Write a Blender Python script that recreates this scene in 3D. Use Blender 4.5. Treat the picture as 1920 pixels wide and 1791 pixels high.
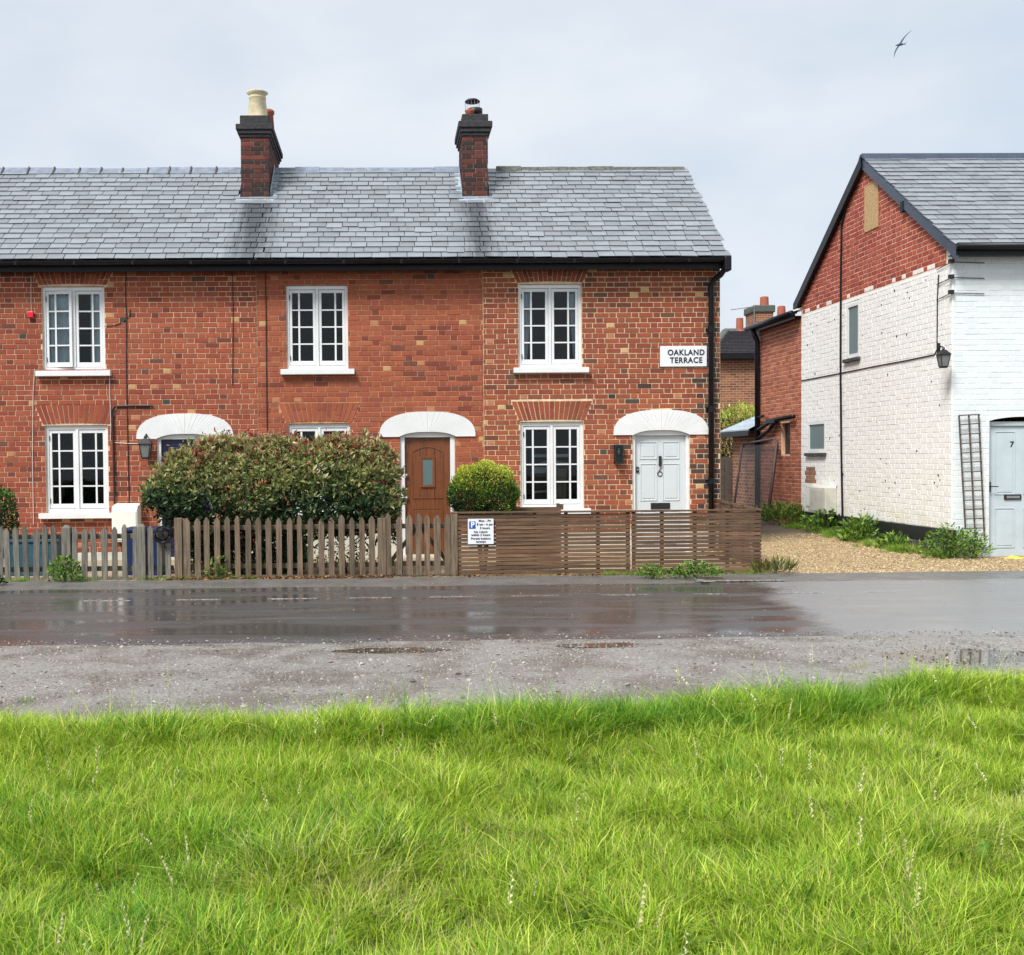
import bpy, math, random
import numpy as np
from mathutils import Matrix, Vector
random.seed(7); RNG = np.random.default_rng(7)
for o in list(bpy.data.objects): bpy.data.objects.remove(o)
SC = bpy.context.scene; COL = SC.collection

# ------------------------------------------------------------------ camera
F = 2050.0; PSI = math.radians(1.2); TH = math.radians(1.5); RHO = .0085; EYE = 1.6
fw = np.array([math.sin(PSI)*math.cos(TH), math.cos(PSI)*math.cos(TH), -math.sin(TH)])
r0 = np.array([math.cos(PSI), -math.sin(PSI), 0]); u0 = np.cross(r0, fw)
rt = math.cos(RHO)*r0 - math.sin(RHO)*u0; up = math.sin(RHO)*r0 + math.cos(RHO)*u0
CX = 724 - F*rt[1]/fw[1]; CY = 860 + F*up[1]/fw[1]
cam_d = bpy.data.cameras.new('camera'); cam = bpy.data.objects.new('camera', cam_d); COL.objects.link(cam)
cam.matrix_world = Matrix(((rt[0], up[0], -fw[0], 0), (rt[1], up[1], -fw[1], 0), (rt[2], up[2], -fw[2], EYE), (0, 0, 0, 1)))
cam_d.sensor_fit = 'HORIZONTAL'; cam_d.sensor_width = 36; cam_d.lens = F/1920*36
cam_d.shift_x = (960-CX)/1920; cam_d.shift_y = (CY-895.5)/1920
cam_d.clip_end = 600; cam_d.clip_start = .05
SC.camera = cam
def ray(a, b): return fw*F + rt*(a-CX) - up*(b-CY)
def PY(a, b, y): d = ray(a, b); k = y/d[1]; return (d[0]*k, y, EYE+d[2]*k)
def PX(a, b, x): d = ray(a, b); k = x/d[0]; return (x, d[1]*k, EYE+d[2]*k)
def PZ(a, b, z=0.): d = ray(a, b); k = (z-EYE)/d[2]; return (d[0]*k, d[1]*k, z)

# ------------------------------------------------------------------ light
SUN_EL = math.radians(51); SUN_DIR = Vector((-.64, -.77, 0)).normalized()*math.cos(SUN_EL) + Vector((0, 0, math.sin(SUN_EL)))
sd = bpy.data.lights.new('sun', 'SUN'); sd.energy = 1.5; sd.angle = math.radians(18); sd.color = (1, .975, .94)
sun = bpy.data.objects.new('sun', sd); COL.objects.link(sun)
sun.rotation_euler = SUN_DIR.to_track_quat('Z', 'Y').to_euler(); sun.location = (0, 0, 30)
W = bpy.data.worlds.new('World'); SC.world = W; W.use_nodes = True
wt = W.node_tree; wt.nodes.clear()
sky = wt.nodes.new('ShaderNodeTexSky'); sky.sky_type = 'NISHITA'; sky.sun_disc = False
sky.sun_elevation = SUN_EL; sky.sun_rotation = math.atan2(SUN_DIR.x, SUN_DIR.y)
b1 = wt.nodes.new('ShaderNodeBackground'); b1.inputs[1].default_value = .05; wt.links.new(sky.outputs[0], b1.inputs[0])
tc = wt.nodes.new('ShaderNodeTexCoord'); mp = wt.nodes.new('ShaderNodeMapping'); mp.inputs['Scale'].default_value = (1, 1, 2.2)
nz = wt.nodes.new('ShaderNodeTexNoise'); nz.inputs['Scale'].default_value = 2.6; nz.inputs['Detail'].default_value = 6; nz.inputs['Roughness'].default_value = .52
cr = wt.nodes.new('ShaderNodeValToRGB')
cr.color_ramp.elements[0].position = .36; cr.color_ramp.elements[0].color = (.222, .250, .284, 1)
cr.color_ramp.elements[1].position = .66; cr.color_ramp.elements[1].color = (.296, .308, .324, 1)
b2 = wt.nodes.new('ShaderNodeBackground'); b2.inputs[1].default_value = 1.0
mx = wt.nodes.new('ShaderNodeMixShader'); mx.inputs[0].default_value = .9
wo = wt.nodes.new('ShaderNodeOutputWorld')
wt.links.new(tc.outputs['Generated'], mp.inputs[0]); wt.links.new(mp.outputs[0], nz.inputs[0]); wt.links.new(nz.outputs[0], cr.inputs[0])
wt.links.new(cr.outputs[0], b2.inputs[0]); wt.links.new(b1.outputs[0], mx.inputs[1]); wt.links.new(b2.outputs[0], mx.inputs[2]); wt.links.new(mx.outputs[0], wo.inputs[0])
SC.render.engine = 'CYCLES'
cy = SC.cycles; cy.max_bounces = 5; cy.diffuse_bounces = 2; cy.glossy_bounces = 3; cy.transmission_bounces = 3; cy.transparent_max_bounces = 8; cy.caustics_reflective = False; cy.caustics_refractive = False
vs = SC.view_settings; vs.view_transform = 'Standard'; vs.look = 'None'; vs.gamma = 1; vs.exposure = 1.6; vs.use_curve_mapping = False

# ------------------------------------------------------------------ materials
def srgb(r, g, b):
    f = lambda c: (c/255/12.92) if c/255 <= .04045 else ((c/255+.055)/1.055)**2.4
    return (f(r), f(g), f(b))
class NT:
    def __init__(s, name):
        s.m = bpy.data.materials.new(name); s.m.use_nodes = True; s.t = s.m.node_tree; s.t.nodes.clear()
        s.out = s.n('ShaderNodeOutputMaterial'); s.p = s.n('ShaderNodeBsdfPrincipled'); s.l(s.p.outputs[0], s.out.inputs[0])
    def n(s, t, **k):
        q = s.t.nodes.new(t)
        for a, v in k.items(): setattr(q, a, v)
        return q
    def l(s, a, b): s.t.links.new(a, b)
    def set(s, **k):
        for a, v in k.items():
            s.p.inputs[a.replace('_', ' ')].default_value = v
        return s
    def coord(s, kind='Object', scale=(1, 1, 1)):
        c = s.n('ShaderNodeNewGeometry') if kind == 'World' else s.n('ShaderNodeTexCoord')
        o = c.outputs['Position'] if kind == 'World' else c.outputs[kind]
        m = s.n('ShaderNodeMapping'); m.inputs['Scale'].default_value = scale; s.l(o, m.inputs[0]); return m.outputs[0]
    def noise(s, co, scale, detail=4, rough=.55, dist=0):
        q = s.n('ShaderNodeTexNoise'); q.inputs['Scale'].default_value = scale; q.inputs['Detail'].default_value = detail
        q.inputs['Roughness'].default_value = rough; q.inputs['Distortion'].default_value = dist; s.l(co, q.inputs[0]); return q.outputs[0]
    def ramp(s, fac, stops):
        q = s.n('ShaderNodeValToRGB'); e = q.color_ramp.elements
        while len(e) < len(stops): e.new(.5)
        for i, (p, c) in enumerate(stops):
            e[i].position = p; e[i].color = (*c, 1) if isinstance(c, tuple) else (c, c, c, 1)
        s.l(fac, q.inputs[0]); return q.outputs[0]
    def mix(s, fac, a, b, mode='MIX'):
        q = s.n('ShaderNodeMix', data_type='RGBA', blend_type=mode)
        for sock, v in ((q.inputs[0], fac), (q.inputs[6], a), (q.inputs[7], b)):
            if isinstance(v, (int, float)): sock.default_value = v
            elif isinstance(v, tuple): sock.default_value = (*v, 1) if len(v) == 3 else v
            else: s.l(v, sock)
        return q.outputs[2]
    def math(s, op, a, b=None, clamp=False):
        q = s.n('ShaderNodeMath', operation=op, use_clamp=clamp)
        for i, v in enumerate((a, b)):
            if v is None: continue
            if isinstance(v, (int, float)): q.inputs[i].default_value = v
            else: s.l(v, q.inputs[i])
        return q.outputs[0]
    def bump(s, h, strength=.3, dist=.01):
        q = s.n('ShaderNodeBump'); q.inputs['Strength'].default_value = strength; q.inputs['Distance'].default_value = dist
        s.l(h, q.inputs['Height']); s.l(q.outputs[0], s.p.inputs['Normal'])
    def attr(s, name='tint'):
        q = s.n('ShaderNodeAttribute'); q.attribute_name = name; return q.outputs[0]
    def base(s, v):
        if isinstance(v, tuple): s.p.inputs['Base Color'].default_value = (*v, 1)
        else: s.l(v, s.p.inputs['Base Color'])
        return s
    def sepz(s):
        g = s.n('ShaderNodeNewGeometry'); q = s.n('ShaderNodeSeparateXYZ'); s.l(g.outputs['Position'], q.inputs[0]); return q.outputs
M = {}
def plain(name, col, rough=.6, var=.25, scale=18, bump=.15, metal=0, spec=.5, dist=.004):
    t = NT(name); co = t.coord('World'); n = t.noise(co, scale, 5, .6)
    d = tuple(c*(1-var) for c in col); li = tuple(min(1, c*(1+var)) for c in col)
    t.base(t.ramp(n, [(.3, d), (.7, li)])); t.set(Roughness=rough, Metallic=metal); t.p.inputs['Specular IOR Level'].default_value = spec
    if bump: t.bump(t.noise(co, scale*5, 4), bump, dist)
    M[name] = t.m; return t.m
def brick_mat(name, stain=True):
    t = NT(name); co = t.coord('World'); a = t.attr()
    n1 = t.noise(co, 55, 5, .7); n2 = t.noise(co, 3.2, 4, .6); n3 = t.noise(co, 150, 3, .7)
    c = t.mix(t.ramp(n1, [(.35, 0.), (.75, .5)]), a, t.mix(1., a, (.76, .73, .72), 'MULTIPLY'))
    c = t.mix(t.ramp(n2, [(.45, 0.), (.75, .38)]), c, t.mix(1., c, (.68, .66, .68), 'MULTIPLY'))
    n4 = t.noise(t.coord('World', (3, 3, .5)), 2.0, 4, .6); c = t.mix(t.ramp(n4, [(.52, 0.), (.78, .42)]), c, t.mix(1., c, (.60, .60, .64), 'MULTIPLY'))
    c = t.mix(t.ramp(n3, [(.66, 0.), (.74, .5)]), c, (.45, .33, .25))
    t.base(c); t.set(Roughness=.82); t.p.inputs['Specular IOR Level'].default_value = .25
    t.bump(t.noise(co, 120, 5, .7), .55, .004); M[name] = t.m; return t.m
brick_mat('brick')
def mortar_mat(name, c1, c2):
    t = NT(name); co = t.coord('World'); n = t.noise(co, 6, 5, .65); n2 = t.noise(co, 90, 4, .7)
    c = t.ramp(n, [(.3, c1), (.65, c2)]); c = t.mix(t.ramp(n2, [(.4, 0.), (.8, .45)]), c, t.mix(1., c, (.6, .55, .5), 'MULTIPLY'))
    t.base(c); t.set(Roughness=.95); t.bump(n2, .5, .004); M[name] = t.m
mortar_mat('mortar_thin', srgb(200, 160, 134), srgb(238, 210, 180))
mortar_mat('mortar_orange', srgb(168, 112, 80), srgb(214, 166, 124))
mortar_mat('mortar_cream', srgb(208, 176, 138), srgb(245, 225, 190))
mortar_mat('mortar_dark', srgb(95, 72, 62), srgb(170, 140, 115))
mortar_mat('mortar_pink', srgb(222, 176, 146), srgb(240, 200, 170))
# painted gable mortar: white below the paint edge, pink pointing above it
t = NT('mortar_gable'); z = t.sepz()[2]; co = t.coord('World'); n2 = t.noise(co, 90, 4)
f = t.math('GREATER_THAN', z, 4.43); c = t.mix(f, srgb(240, 238, 233), srgb(236, 196, 166)); t.base(c); t.set(Roughness=.9); t.bump(n2, .4, .004); M['mortar_gable'] = t.m
# painted white brick
def paint_brick(name):
    t = NT(name); co = t.coord('World'); a = t.attr(); n = t.noise(co, 1.6, 5, .65); n2 = t.noise(co, 26, 5, .7); z = t.sepz()[2]
    c = t.mix(t.ramp(n, [(.55, 0.), (.8, .25)]), a, t.mix(1., a, (.97, .94, .86), 'MULTIPLY'))
    dm = t.math('MULTIPLY', t.ramp(t.math('MULTIPLY', z, .4), [(.16, 1.), (.62, 0.)]), t.ramp(t.noise(co, 2.9, 5, .7), [(.46, 0.), (.66, 1.)]))
    c = t.mix(t.math('MULTIPLY', dm, .6), c, t.mix(1., a, (.80, .76, .52), 'MULTIPLY'))
    c = t.mix(t.ramp(n2, [(.66, 0.), (.74, .3)]), c, t.mix(1., c, (.66, .62, .54), 'MULTIPLY'))
    t.base(c); t.set(Roughness=.5); t.bump(t.noise(co, 40, 5, .7), .6, .006); M[name] = t.m
paint_brick('paint_brick')
# slate
def slate_mat(name, stains):
    t = NT(name); co = t.coord('World'); a = t.attr(); n1 = t.noise(co, 9, 5, .65); n2 = t.noise(co, 42, 5, .7); n3 = t.noise(co, 2.6, 4, .6)
    c = t.mix(t.ramp(n1, [(.42, 0.), (.72, .5)]), a, t.mix(1., a, (.68, .69, .72), 'MULTIPLY'))
    c = t.mix(t.ramp(n2, [(.62, 0.), (.70, .45)]), c, (.34, .36, .35))
    c = t.mix(t.ramp(n3, [(.55, 0.), (.75, .35)]), c, t.mix(1., c, (.62, .6, .58), 'MULTIPLY'))
    if stains:
        sx = t.sepz(); nn = t.noise(t.coord('World', (4.5, .5, .5)), 2.3, 5, .65)
        tot = None
        for (xc, hw, zt, st) in stains:
            d = t.math('ABSOLUTE', t.math('SUBTRACT', sx[0], xc)); d = t.math('ADD', d, t.math('MULTIPLY', t.math('SUBTRACT', nn, .5), .75))
            e = t.ramp(d, [(hw*.35, 1.), (hw*1.5, 0.)]); zz = t.math('LESS_THAN', sx[2], zt)
            e = t.math('MULTIPLY', t.math('MULTIPLY', e, zz), st)
            tot = e if tot is None else t.math('MAXIMUM', tot, e)
        c = t.mix(tot, c, (.045, .05, .062))
    t.base(c); t.l(t.ramp(n1, [(.3, .18), (.7, .40)]), t.p.inputs['Roughness']); t.p.inputs['Specular IOR Level'].default_value = .95
    t.bump(n2, .35, .004); M[name] = t.m
slate_mat('slate', [(-2.13, .30, 5.93, .78), (1.55, .22, 5.93, .72)])
slate_mat('slate_plain', [])
plain('white_paint', (.80, .81, .80), .42, .05, 5, .1)
plain('white_trim', (.78, .79, .79), .38, .06, 4, .08)
plain('black_plastic', (.005, .006, .009), .42, .3, 8, .05, spec=.3)
plain('black_iron', (.015, .015, .017), .5, .3, 30, .2)
plain('lead', srgb(164, 176, 186), .45, .35, 7, .3)
plain('sooty', (.035, .034, .036), .85, .55, 22, .6)
plain('terracotta', srgb(165, 92, 70), .8, .3, 20, .3)
plain('buff_clay', srgb(205, 192, 158), .75, .25, 9, .3)
plain('ridge_tile', srgb(122, 132, 148), .55, .35, 7, .3)
plain('ridge_mossy', srgb(92, 94, 88), .9, .6, 16, .7, dist=.01)
plain('room_shade_black', (.007, .009, .011), .9, .2, 2, 0)  # near-black: the shade inside the rooms is put into this colour
plain('curtain', srgb(240, 243, 243), .9, .08, 4, 0)
plain('curtain_dark', srgb(214, 216, 220), .9, .15, 4, 0)
plain('grey_door', srgb(206, 212, 214), .38, .03, 3, .03)
plain('blue_door', srgb(190, 203, 208), .42, .07, 4, .1)
plain('navy_door', (.012, .016, .06), .35, .15, 4, .05)
plain('steel', (.55, .55, .56), .3, .1, 20, 0, metal=1)
plain('red_plastic', srgb(225, 25, 50), .4, .06, 6, 0)
plain('green_plastic', srgb(20, 165, 85), .5, .2, 6, .1)
plain('blue_plastic', srgb(22, 44, 92), .5, .25, 6, .1)
plain('teal_plastic', srgb(50, 90, 105), .5, .25, 6, .1)
plain('cream_plastic', srgb(236, 236, 226), .5, .05, 3, .05)
plain('dirty_white', srgb(205, 203, 190), .6, .16, 5, .15)
plain('grey_barge', srgb(62, 72, 88), .4, .15, 6, .1)
plain('osb', srgb(190, 158, 112), .8, .5, 46, .3)
plain('wire_white', srgb(206, 196, 186), .6, .15, 20, 0)
plain('wire_dark', srgb(44, 26, 28), .6, .2, 20, 0)
plain('dark_stone', srgb(74, 74, 70), .9, .5, 12, .7, dist=.02)
plain('concrete', srgb(150, 142, 126), .9, .25, 10, .5, dist=.01)
plain('rust_tube', srgb(84, 70, 66), .5, .35, 18, .2)
plain('sign_white', (.80, .82, .84), .35, .03, 2, 0)
plain('sign_black', (.012, .012, .014), .5, .1, 8, 0)
plain('sign_blue', srgb(18, 84, 170), .4, .05, 8, 0)
plain('brass', (.45, .36, .18), .35, .2, 12, 0, metal=.8)
plain('yellow_litter', srgb(225, 200, 70), .5, .25, 14, .1)
plain('orange_litter', srgb(220, 96, 60), .5, .2, 14, .1)
plain('bird_feather', srgb(52, 74, 92), .7, .2, 30, 0)
plain('frosted', srgb(92, 112, 112), .35, .08, 40, .15)
plain('lamp_glass', srgb(120, 122, 118), .25, .1, 20, 0)
plain('roof_tile', srgb(104, 100, 104), .85, .4, 14, .4)
plain('soil', srgb(70, 60, 48), .95, .4, 9, .6, dist=.02)
def wood_mat(name, c1, c2, grain=(60, 60, 3), wetlow=True, rough=.75):
    t = NT(name); co = t.coord('World', grain); a = t.attr(); n = t.noise(co, 1, 6, .65, .3); n2 = t.noise(t.coord('World'), 5, 4)
    c = t.ramp(n, [(.28, c1), (.72, c2)]); c = t.mix(1., c, a, 'MULTIPLY'); c = t.mix(t.ramp(n2, [(.5, 0.), (.75, .4)]), c, t.mix(1., c, (.5, .52, .45), 'MULTIPLY'))
    t.base(c); t.set(Roughness=rough); t.bump(n, .5, .004); M[name] = t.m
wood_mat('wood_grey', srgb(62, 60, 54), srgb(146, 141, 128))
wood_mat('wood_brown', srgb(62, 52, 42), srgb(146, 125, 100))
wood_mat('wood_slat', srgb(64, 45, 33), srgb(138, 107, 80), (3, 60, 60))
wood_mat('wood_dark', srgb(58, 48, 42), srgb(110, 98, 88), (3, 40, 60))
wood_mat('oak_door', srgb(92, 50, 28), srgb(136, 80, 46), (70, 40, 2.5), rough=.4)
# glass: faint mirror over see-through
t = NT('glass'); tr = t.n('ShaderNodeBsdfTransparent'); tr.inputs[0].default_value = (.8, .86, .88, 1); gl = t.n('ShaderNodeBsdfGlossy'); gl.inputs['Roughness'].default_value = .02
fr = t.n('ShaderNodeFresnel'); fr.inputs[0].default_value = 1.36; ms = t.n('ShaderNodeMixShader')
t.l(fr.outputs[0], ms.inputs[0]); t.l(tr.outputs[0], ms.inputs[1]); t.l(gl.outputs[0], ms.inputs[2]); t.l(ms.outputs[0], t.out.inputs[0]); M['glass'] = t.m
t = NT('netting'); tr = t.n('ShaderNodeBsdfTransparent'); ms = t.n('ShaderNodeMixShader'); ms.inputs[0].default_value = .38
t.base((.05, .045, .045)); t.l(tr.outputs[0], ms.inputs[1]); t.l(t.p.outputs[0], ms.inputs[2]); t.l(ms.outputs[0], t.out.inputs[0]); M['netting'] = t.m
def leaf_mat(name, rough=.42, trans=.3, spec=.5):
    t = NT(name); a = t.attr(); t.base(a); t.set(Roughness=rough); t.p.inputs['Specular IOR Level'].default_value = spec
    tl = t.n('ShaderNodeBsdfTranslucent'); t.l(a, tl.inputs[0]); ms = t.n('ShaderNodeMixShader'); ms.inputs[0].default_value = trans
    t.l(t.p.outputs[0], ms.inputs[1]); t.l(tl.outputs[0], ms.inputs[2]); t.l(ms.outputs[0], t.out.inputs[0]); M[name] = t.m
leaf_mat('leaf'); leaf_mat('grass_blade', .5, .38, .25); leaf_mat('litter', .8, .1, .2); leaf_mat('stone_bit', .6, 0., .5)
# wet asphalt
t = NT('asphalt'); co = t.coord('World'); n1 = t.noise(co, 160, 3, .7); n2 = t.noise(t.coord('World', (.35, 1.2, 1)), 1.6, 5, .6, .4); n3 = t.noise(co, 34, 4, .7); n4 = t.noise(t.coord('World', (.2, 3, 1)), 2.2, 4, .6)
c = t.ramp(n1, [(.3, srgb(56, 54, 54)), (.75, srgb(98, 95, 94))]); c = t.mix(t.ramp(n4, [(.5, 0.), (.7, .35)]), c, srgb(116, 112, 110))
t.base(c); t.p.inputs['Specular IOR Level'].default_value = .55
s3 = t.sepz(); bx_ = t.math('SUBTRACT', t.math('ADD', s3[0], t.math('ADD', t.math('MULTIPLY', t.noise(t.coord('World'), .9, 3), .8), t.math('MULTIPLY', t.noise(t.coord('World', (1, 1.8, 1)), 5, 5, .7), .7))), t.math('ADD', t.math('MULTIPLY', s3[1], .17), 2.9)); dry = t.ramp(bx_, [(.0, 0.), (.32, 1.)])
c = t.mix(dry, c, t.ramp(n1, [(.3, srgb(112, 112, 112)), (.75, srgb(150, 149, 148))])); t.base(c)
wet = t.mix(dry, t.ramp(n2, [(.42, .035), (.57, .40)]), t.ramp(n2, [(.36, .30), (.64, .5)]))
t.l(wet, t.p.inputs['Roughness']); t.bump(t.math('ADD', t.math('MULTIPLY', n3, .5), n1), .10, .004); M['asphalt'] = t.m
t = NT('asphalt_edge'); co = t.coord('World'); n1 = t.noise(co, 120, 4, .7); n2 = t.noise(co, 3, 4)
c = t.ramp(n1, [(.3, srgb(80, 77, 75)), (.75, srgb(132, 128, 124))]); t.base(c); t.l(t.ramp(n2, [(.4, .25), (.6, .6)]), t.p.inputs['Roughness']); t.bump(n1, .4, .006); M['asphalt_edge'] = t.m
t = NT('verge'); co = t.coord('World'); n1 = t.noise(co, 48, 7, .85); n2 = t.noise(co, 1.7, 5, .6, .5); n3 = t.noise(co, 7, 4)
c = t.ramp(n1, [(.28, srgb(74, 70, 67)), (.5, srgb(136, 132, 127)), (.72, srgb(204, 199, 191))]); c = t.mix(t.ramp(n2, [(.46, 0.), (.66, .7)]), c, t.mix(1., c, (.60, .55, .50), 'MULTIPLY')); c = t.mix(t.ramp(n3, [(.62, 0.), (.75, .3)]), c, srgb(92, 96, 52))
t.base(c); t.l(t.ramp(n2, [(.36, .60), (.58, .14)]), t.p.inputs['Roughness']); t.bump(n1, .5, .010); M['verge'] = t.m
t = NT('puddle'); t.base((.10, .078, .058)); t.set(Roughness=.04); t.p.inputs['Specular IOR Level'].default_value = .6; t.bump(t.noise(t.coord('World'), 14, 3), .03, .004); M['puddle'] = t.m
t = NT('gold_gravel'); co = t.coord('World'); n1 = t.noise(co, 70, 5, .75); n2 = t.noise(co, 1.3, 4)
sz = t.sepz()
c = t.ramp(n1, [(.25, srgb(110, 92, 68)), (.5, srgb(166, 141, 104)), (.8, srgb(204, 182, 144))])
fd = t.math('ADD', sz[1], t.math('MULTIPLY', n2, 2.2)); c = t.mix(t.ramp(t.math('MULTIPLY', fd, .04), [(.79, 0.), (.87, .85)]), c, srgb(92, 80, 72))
t.base(c); t.set(Roughness=.75); t.bump(n1, .8, .015); M['gold_gravel'] = t.m
plain('pale_gravel', srgb(176, 160, 134), .9, .35, 40, .8, dist=.015)
t = NT('turf'); co = t.coord('World'); n1 = t.noise(co, 30, 5, .7); t.base(t.ramp(n1, [(.3, (.030, .038, .012)), (.7, (.075, .10, .022))])); t.set(Roughness=.9); t.bump(n1, .6, .02); M['turf'] = t.m
t = NT('road_paint'); co = t.coord('World'); n1 = t.noise(co, 28, 5, .75); t.base(t.ramp(n1, [(.43, srgb(88, 85, 84)), (.62, srgb(196, 193, 187))])); t.set(Roughness=.35); M['road_paint'] = t.m
t = NT('gable_brick_flat'); co = t.coord('World'); br = t.n('ShaderNodeTexBrick'); br.inputs['Scale'].default_value = 1; br.inputs['Brick Width'].default_value = .23; br.inputs['Row Height'].default_value = .08; br.inputs['Mortar Size'].default_value = .006
br.inputs['Color1'].default_value = (*srgb(160, 104, 76), 1); br.inputs['Color2'].default_value = (*srgb(112, 74, 58), 1); br.inputs['Mortar'].default_value = (*srgb(196, 165, 132), 1)
cm = t.n('ShaderNodeCombineXYZ'); s3 = t.sepz(); t.l(t.math('ADD', s3[0], s3[1]), cm.inputs[0]); t.l(s3[2], cm.inputs[1]); t.l(cm.outputs[0], br.inputs[0])
t.base(br.outputs[0]); t.set(Roughness=.9); t.bump(br.outputs[1], -.4, .01); M['gable_brick_flat'] = t.m

# ------------------------------------------------------------------ mesh helpers
class MB:
    def __init__(s): s.v = []; s.f = []; s.c = []
    def add(s, vs, fs, tint=(1, 1, 1)):
        b = len(s.v); s.v += [tuple(map(float, p)) for p in vs]; s.f += [tuple(b+i for i in q) for q in fs]; s.c += [tint]*len(vs); return s
    def box(s, x0, x1, y0, y1, z0, z1, tint=(1, 1, 1)):
        return s.add([(x0, y0, z0), (x1, y0, z0), (x1, y1, z0), (x0, y1, z0), (x0, y0, z1), (x1, y0, z1), (x1, y1, z1), (x0, y1, z1)],
                     [(0, 3, 2, 1), (4, 5, 6, 7), (0, 1, 5, 4), (1, 2, 6, 5), (2, 3, 7, 6), (3, 0, 4, 7)], tint)
    def bar(s, a, b, w, d, tint=(1, 1, 1), upv=(0, 0, 1)):
        a = Vector(a); b = Vector(b); t = (b-a).normalized(); u = Vector(upv)
        if abs(t.dot(u)) > .95: u = Vector((0, 1, 0))
        n = t.cross(u).normalized(); u = n.cross(t)
        vs = [p + n*sx*w/2 + u*sy*d/2 for p in (a, b) for sx, sy in ((-1, -1), (1, -1), (1, 1), (-1, 1))]
        return s.add(vs, [(0, 3, 2, 1), (4, 5, 6, 7), (0, 1, 5, 4), (1, 2, 6, 5), (2, 3, 7, 6), (3, 0, 4, 7)], tint)
    def tube(s, pts, r, n=8, tint=(1, 1, 1), cap=True):
        pts = [Vector(p) for p in pts]; rs = r if isinstance(r, (list, tuple)) else [r]*len(pts); vs = []; fs = []
        pu = None
        for i, p in enumerate(pts):
            t = (pts[min(i+1, len(pts)-1)]-pts[max(i-1, 0)]).normalized()
            u = Vector((0, 0, 1)) if abs(t.z) < .9 else Vector((0, 1, 0))
            if pu is not None: u = pu
            a = t.cross(u); a = a.normalized() if a.length > 1e-6 else Vector((1, 0, 0)); b = a.cross(t).normalized(); pu = b
            for k in range(n):
                g = 2*math.pi*k/n; vs.append(p + (a*math.cos(g)+b*math.sin(g))*rs[i])
        for i in range(len(pts)-1):
            for k in range(n): fs.append((i*n+k, i*n+(k+1) % n, (i+1)*n+(k+1) % n, (i+1)*n+k))
        if cap: fs += [tuple(reversed(range(n))), tuple(range((len(pts)-1)*n, len(pts)*n))]
        return s.add(vs, fs, tint)
    def lathe(s, c, prof, n=20, tint=(1, 1, 1), closed=True):
        vs = []; fs = []
        for r, z in prof:
            for k in range(n): g = 2*math.pi*k/n; vs.append((c[0]+r*math.cos(g), c[1]+r*math.sin(g), c[2]+z))
        for i in range(len(prof)-1):
            for k in range(n): fs.append((i*n+k, i*n+(k+1) % n, (i+1)*n+(k+1) % n, (i+1)*n+k))
        if closed: fs += [tuple(reversed(range(n))), tuple(range((len(prof)-1)*n, len(prof)*n))]
        return s.add(vs, fs, tint)
    def prism(s, poly, y0, y1, tint=(1, 1, 1), axis='Y'):
        n = len(poly)
        mk = (lambda p, y: (p[0], y, p[1])) if axis == 'Y' else ((lambda p, y: (y, p[0], p[1])) if axis == 'X' else (lambda p, y: (p[0], p[1], y)))
        vs = [mk(p, y0) for p in poly] + [mk(p, y1) for p in poly]
        return s.add(vs, [tuple(range(n)), tuple(reversed(range(n, 2*n)))] + [(i, i+n, (i+1) % n+n, (i+1) % n) for i in range(n)], tint)
    def mesh(s, name, mat, c=None, smooth=False):
        me = bpy.data.meshes.new(name); V = np.array(s.v, dtype=float)
        if c is None: c = (V.min(0)+V.max(0))/2
        me.from_pydata((V-np.array(c)).tolist(), [], s.f)
        at = me.color_attributes.new('tint', 'FLOAT_COLOR', 'POINT')
        at.data.foreach_set('color', np.hstack([np.array(s.c, dtype=float), np.ones((len(s.v), 1))]).astype(np.float32).ravel())
        me.materials.append(M[mat])
        if smooth: me.polygons.foreach_set('use_smooth', [True]*len(me.polygons))
        return me, c
    def build(s, name, mat, parent=None, smooth=False, bevel=0, **tags):
        me, c = s.mesh(name, mat, None, smooth); return link(name, me, c, parent, bevel=bevel, **tags)
WL = {}
def link(name, me, loc, parent=None, rot=None, scale=None, mtx=None, bevel=0, **tags):
    o = bpy.data.objects.new(name, me); COL.objects.link(o)
    if mtx is not None: o.matrix_basis = mtx
    else:
        o.location = loc
        if rot: o.rotation_euler = rot
        if scale: o.scale = scale
    WL[o.name] = Vector(loc)
    if parent is not None:
        o.parent = parent; o.matrix_parent_inverse = Matrix.Translation(-WL[parent.name])
    for k, v in tags.items(): o[k] = v
    if bevel:
        b = o.modifiers.new('bevel', 'BEVEL'); b.width = bevel; b.segments = 2; b.limit_method = 'ANGLE'
    return o
def thing(name, loc, label, category, group=None):
    t = dict(label=label, category=category)
    if group: t['group'] = group
    return link(name, None, loc, None, **t)
def np_mesh(name, V, Fq, C, mat, smooth=False):
    """V (n,3), Fq (m,k) index array, C (n,3) tint"""
    me = bpy.data.meshes.new(name); n, k = Fq.shape
    me.vertices.add(len(V)); me.vertices.foreach_set('co', V.astype(np.float32).ravel())
    me.loops.add(n*k); me.loops.foreach_set('vertex_index', Fq.astype(np.int32).ravel())
    me.polygons.add(n); me.polygons.foreach_set('loop_start', np.arange(0, n*k, k, dtype=np.int32)); me.polygons.foreach_set('loop_total', np.full(n, k, dtype=np.int32))
    me.update(calc_edges=True)
    at = me.color_attributes.new('tint', 'FLOAT_COLOR', 'POINT'); at.data.foreach_set('color', np.hstack([C, np.ones((len(V), 1))]).astype(np.float32).ravel())
    me.materials.append(M[mat])
    if smooth: me.polygons.foreach_set('use_smooth', np.ones(n, dtype=bool))
    return me
def jit(c, a=.12):
    k = 1+random.uniform(-a, a); return tuple(min(1, max(0, q*k*(1+random.uniform(-a/3, a/3)))) for q in c)

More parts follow.
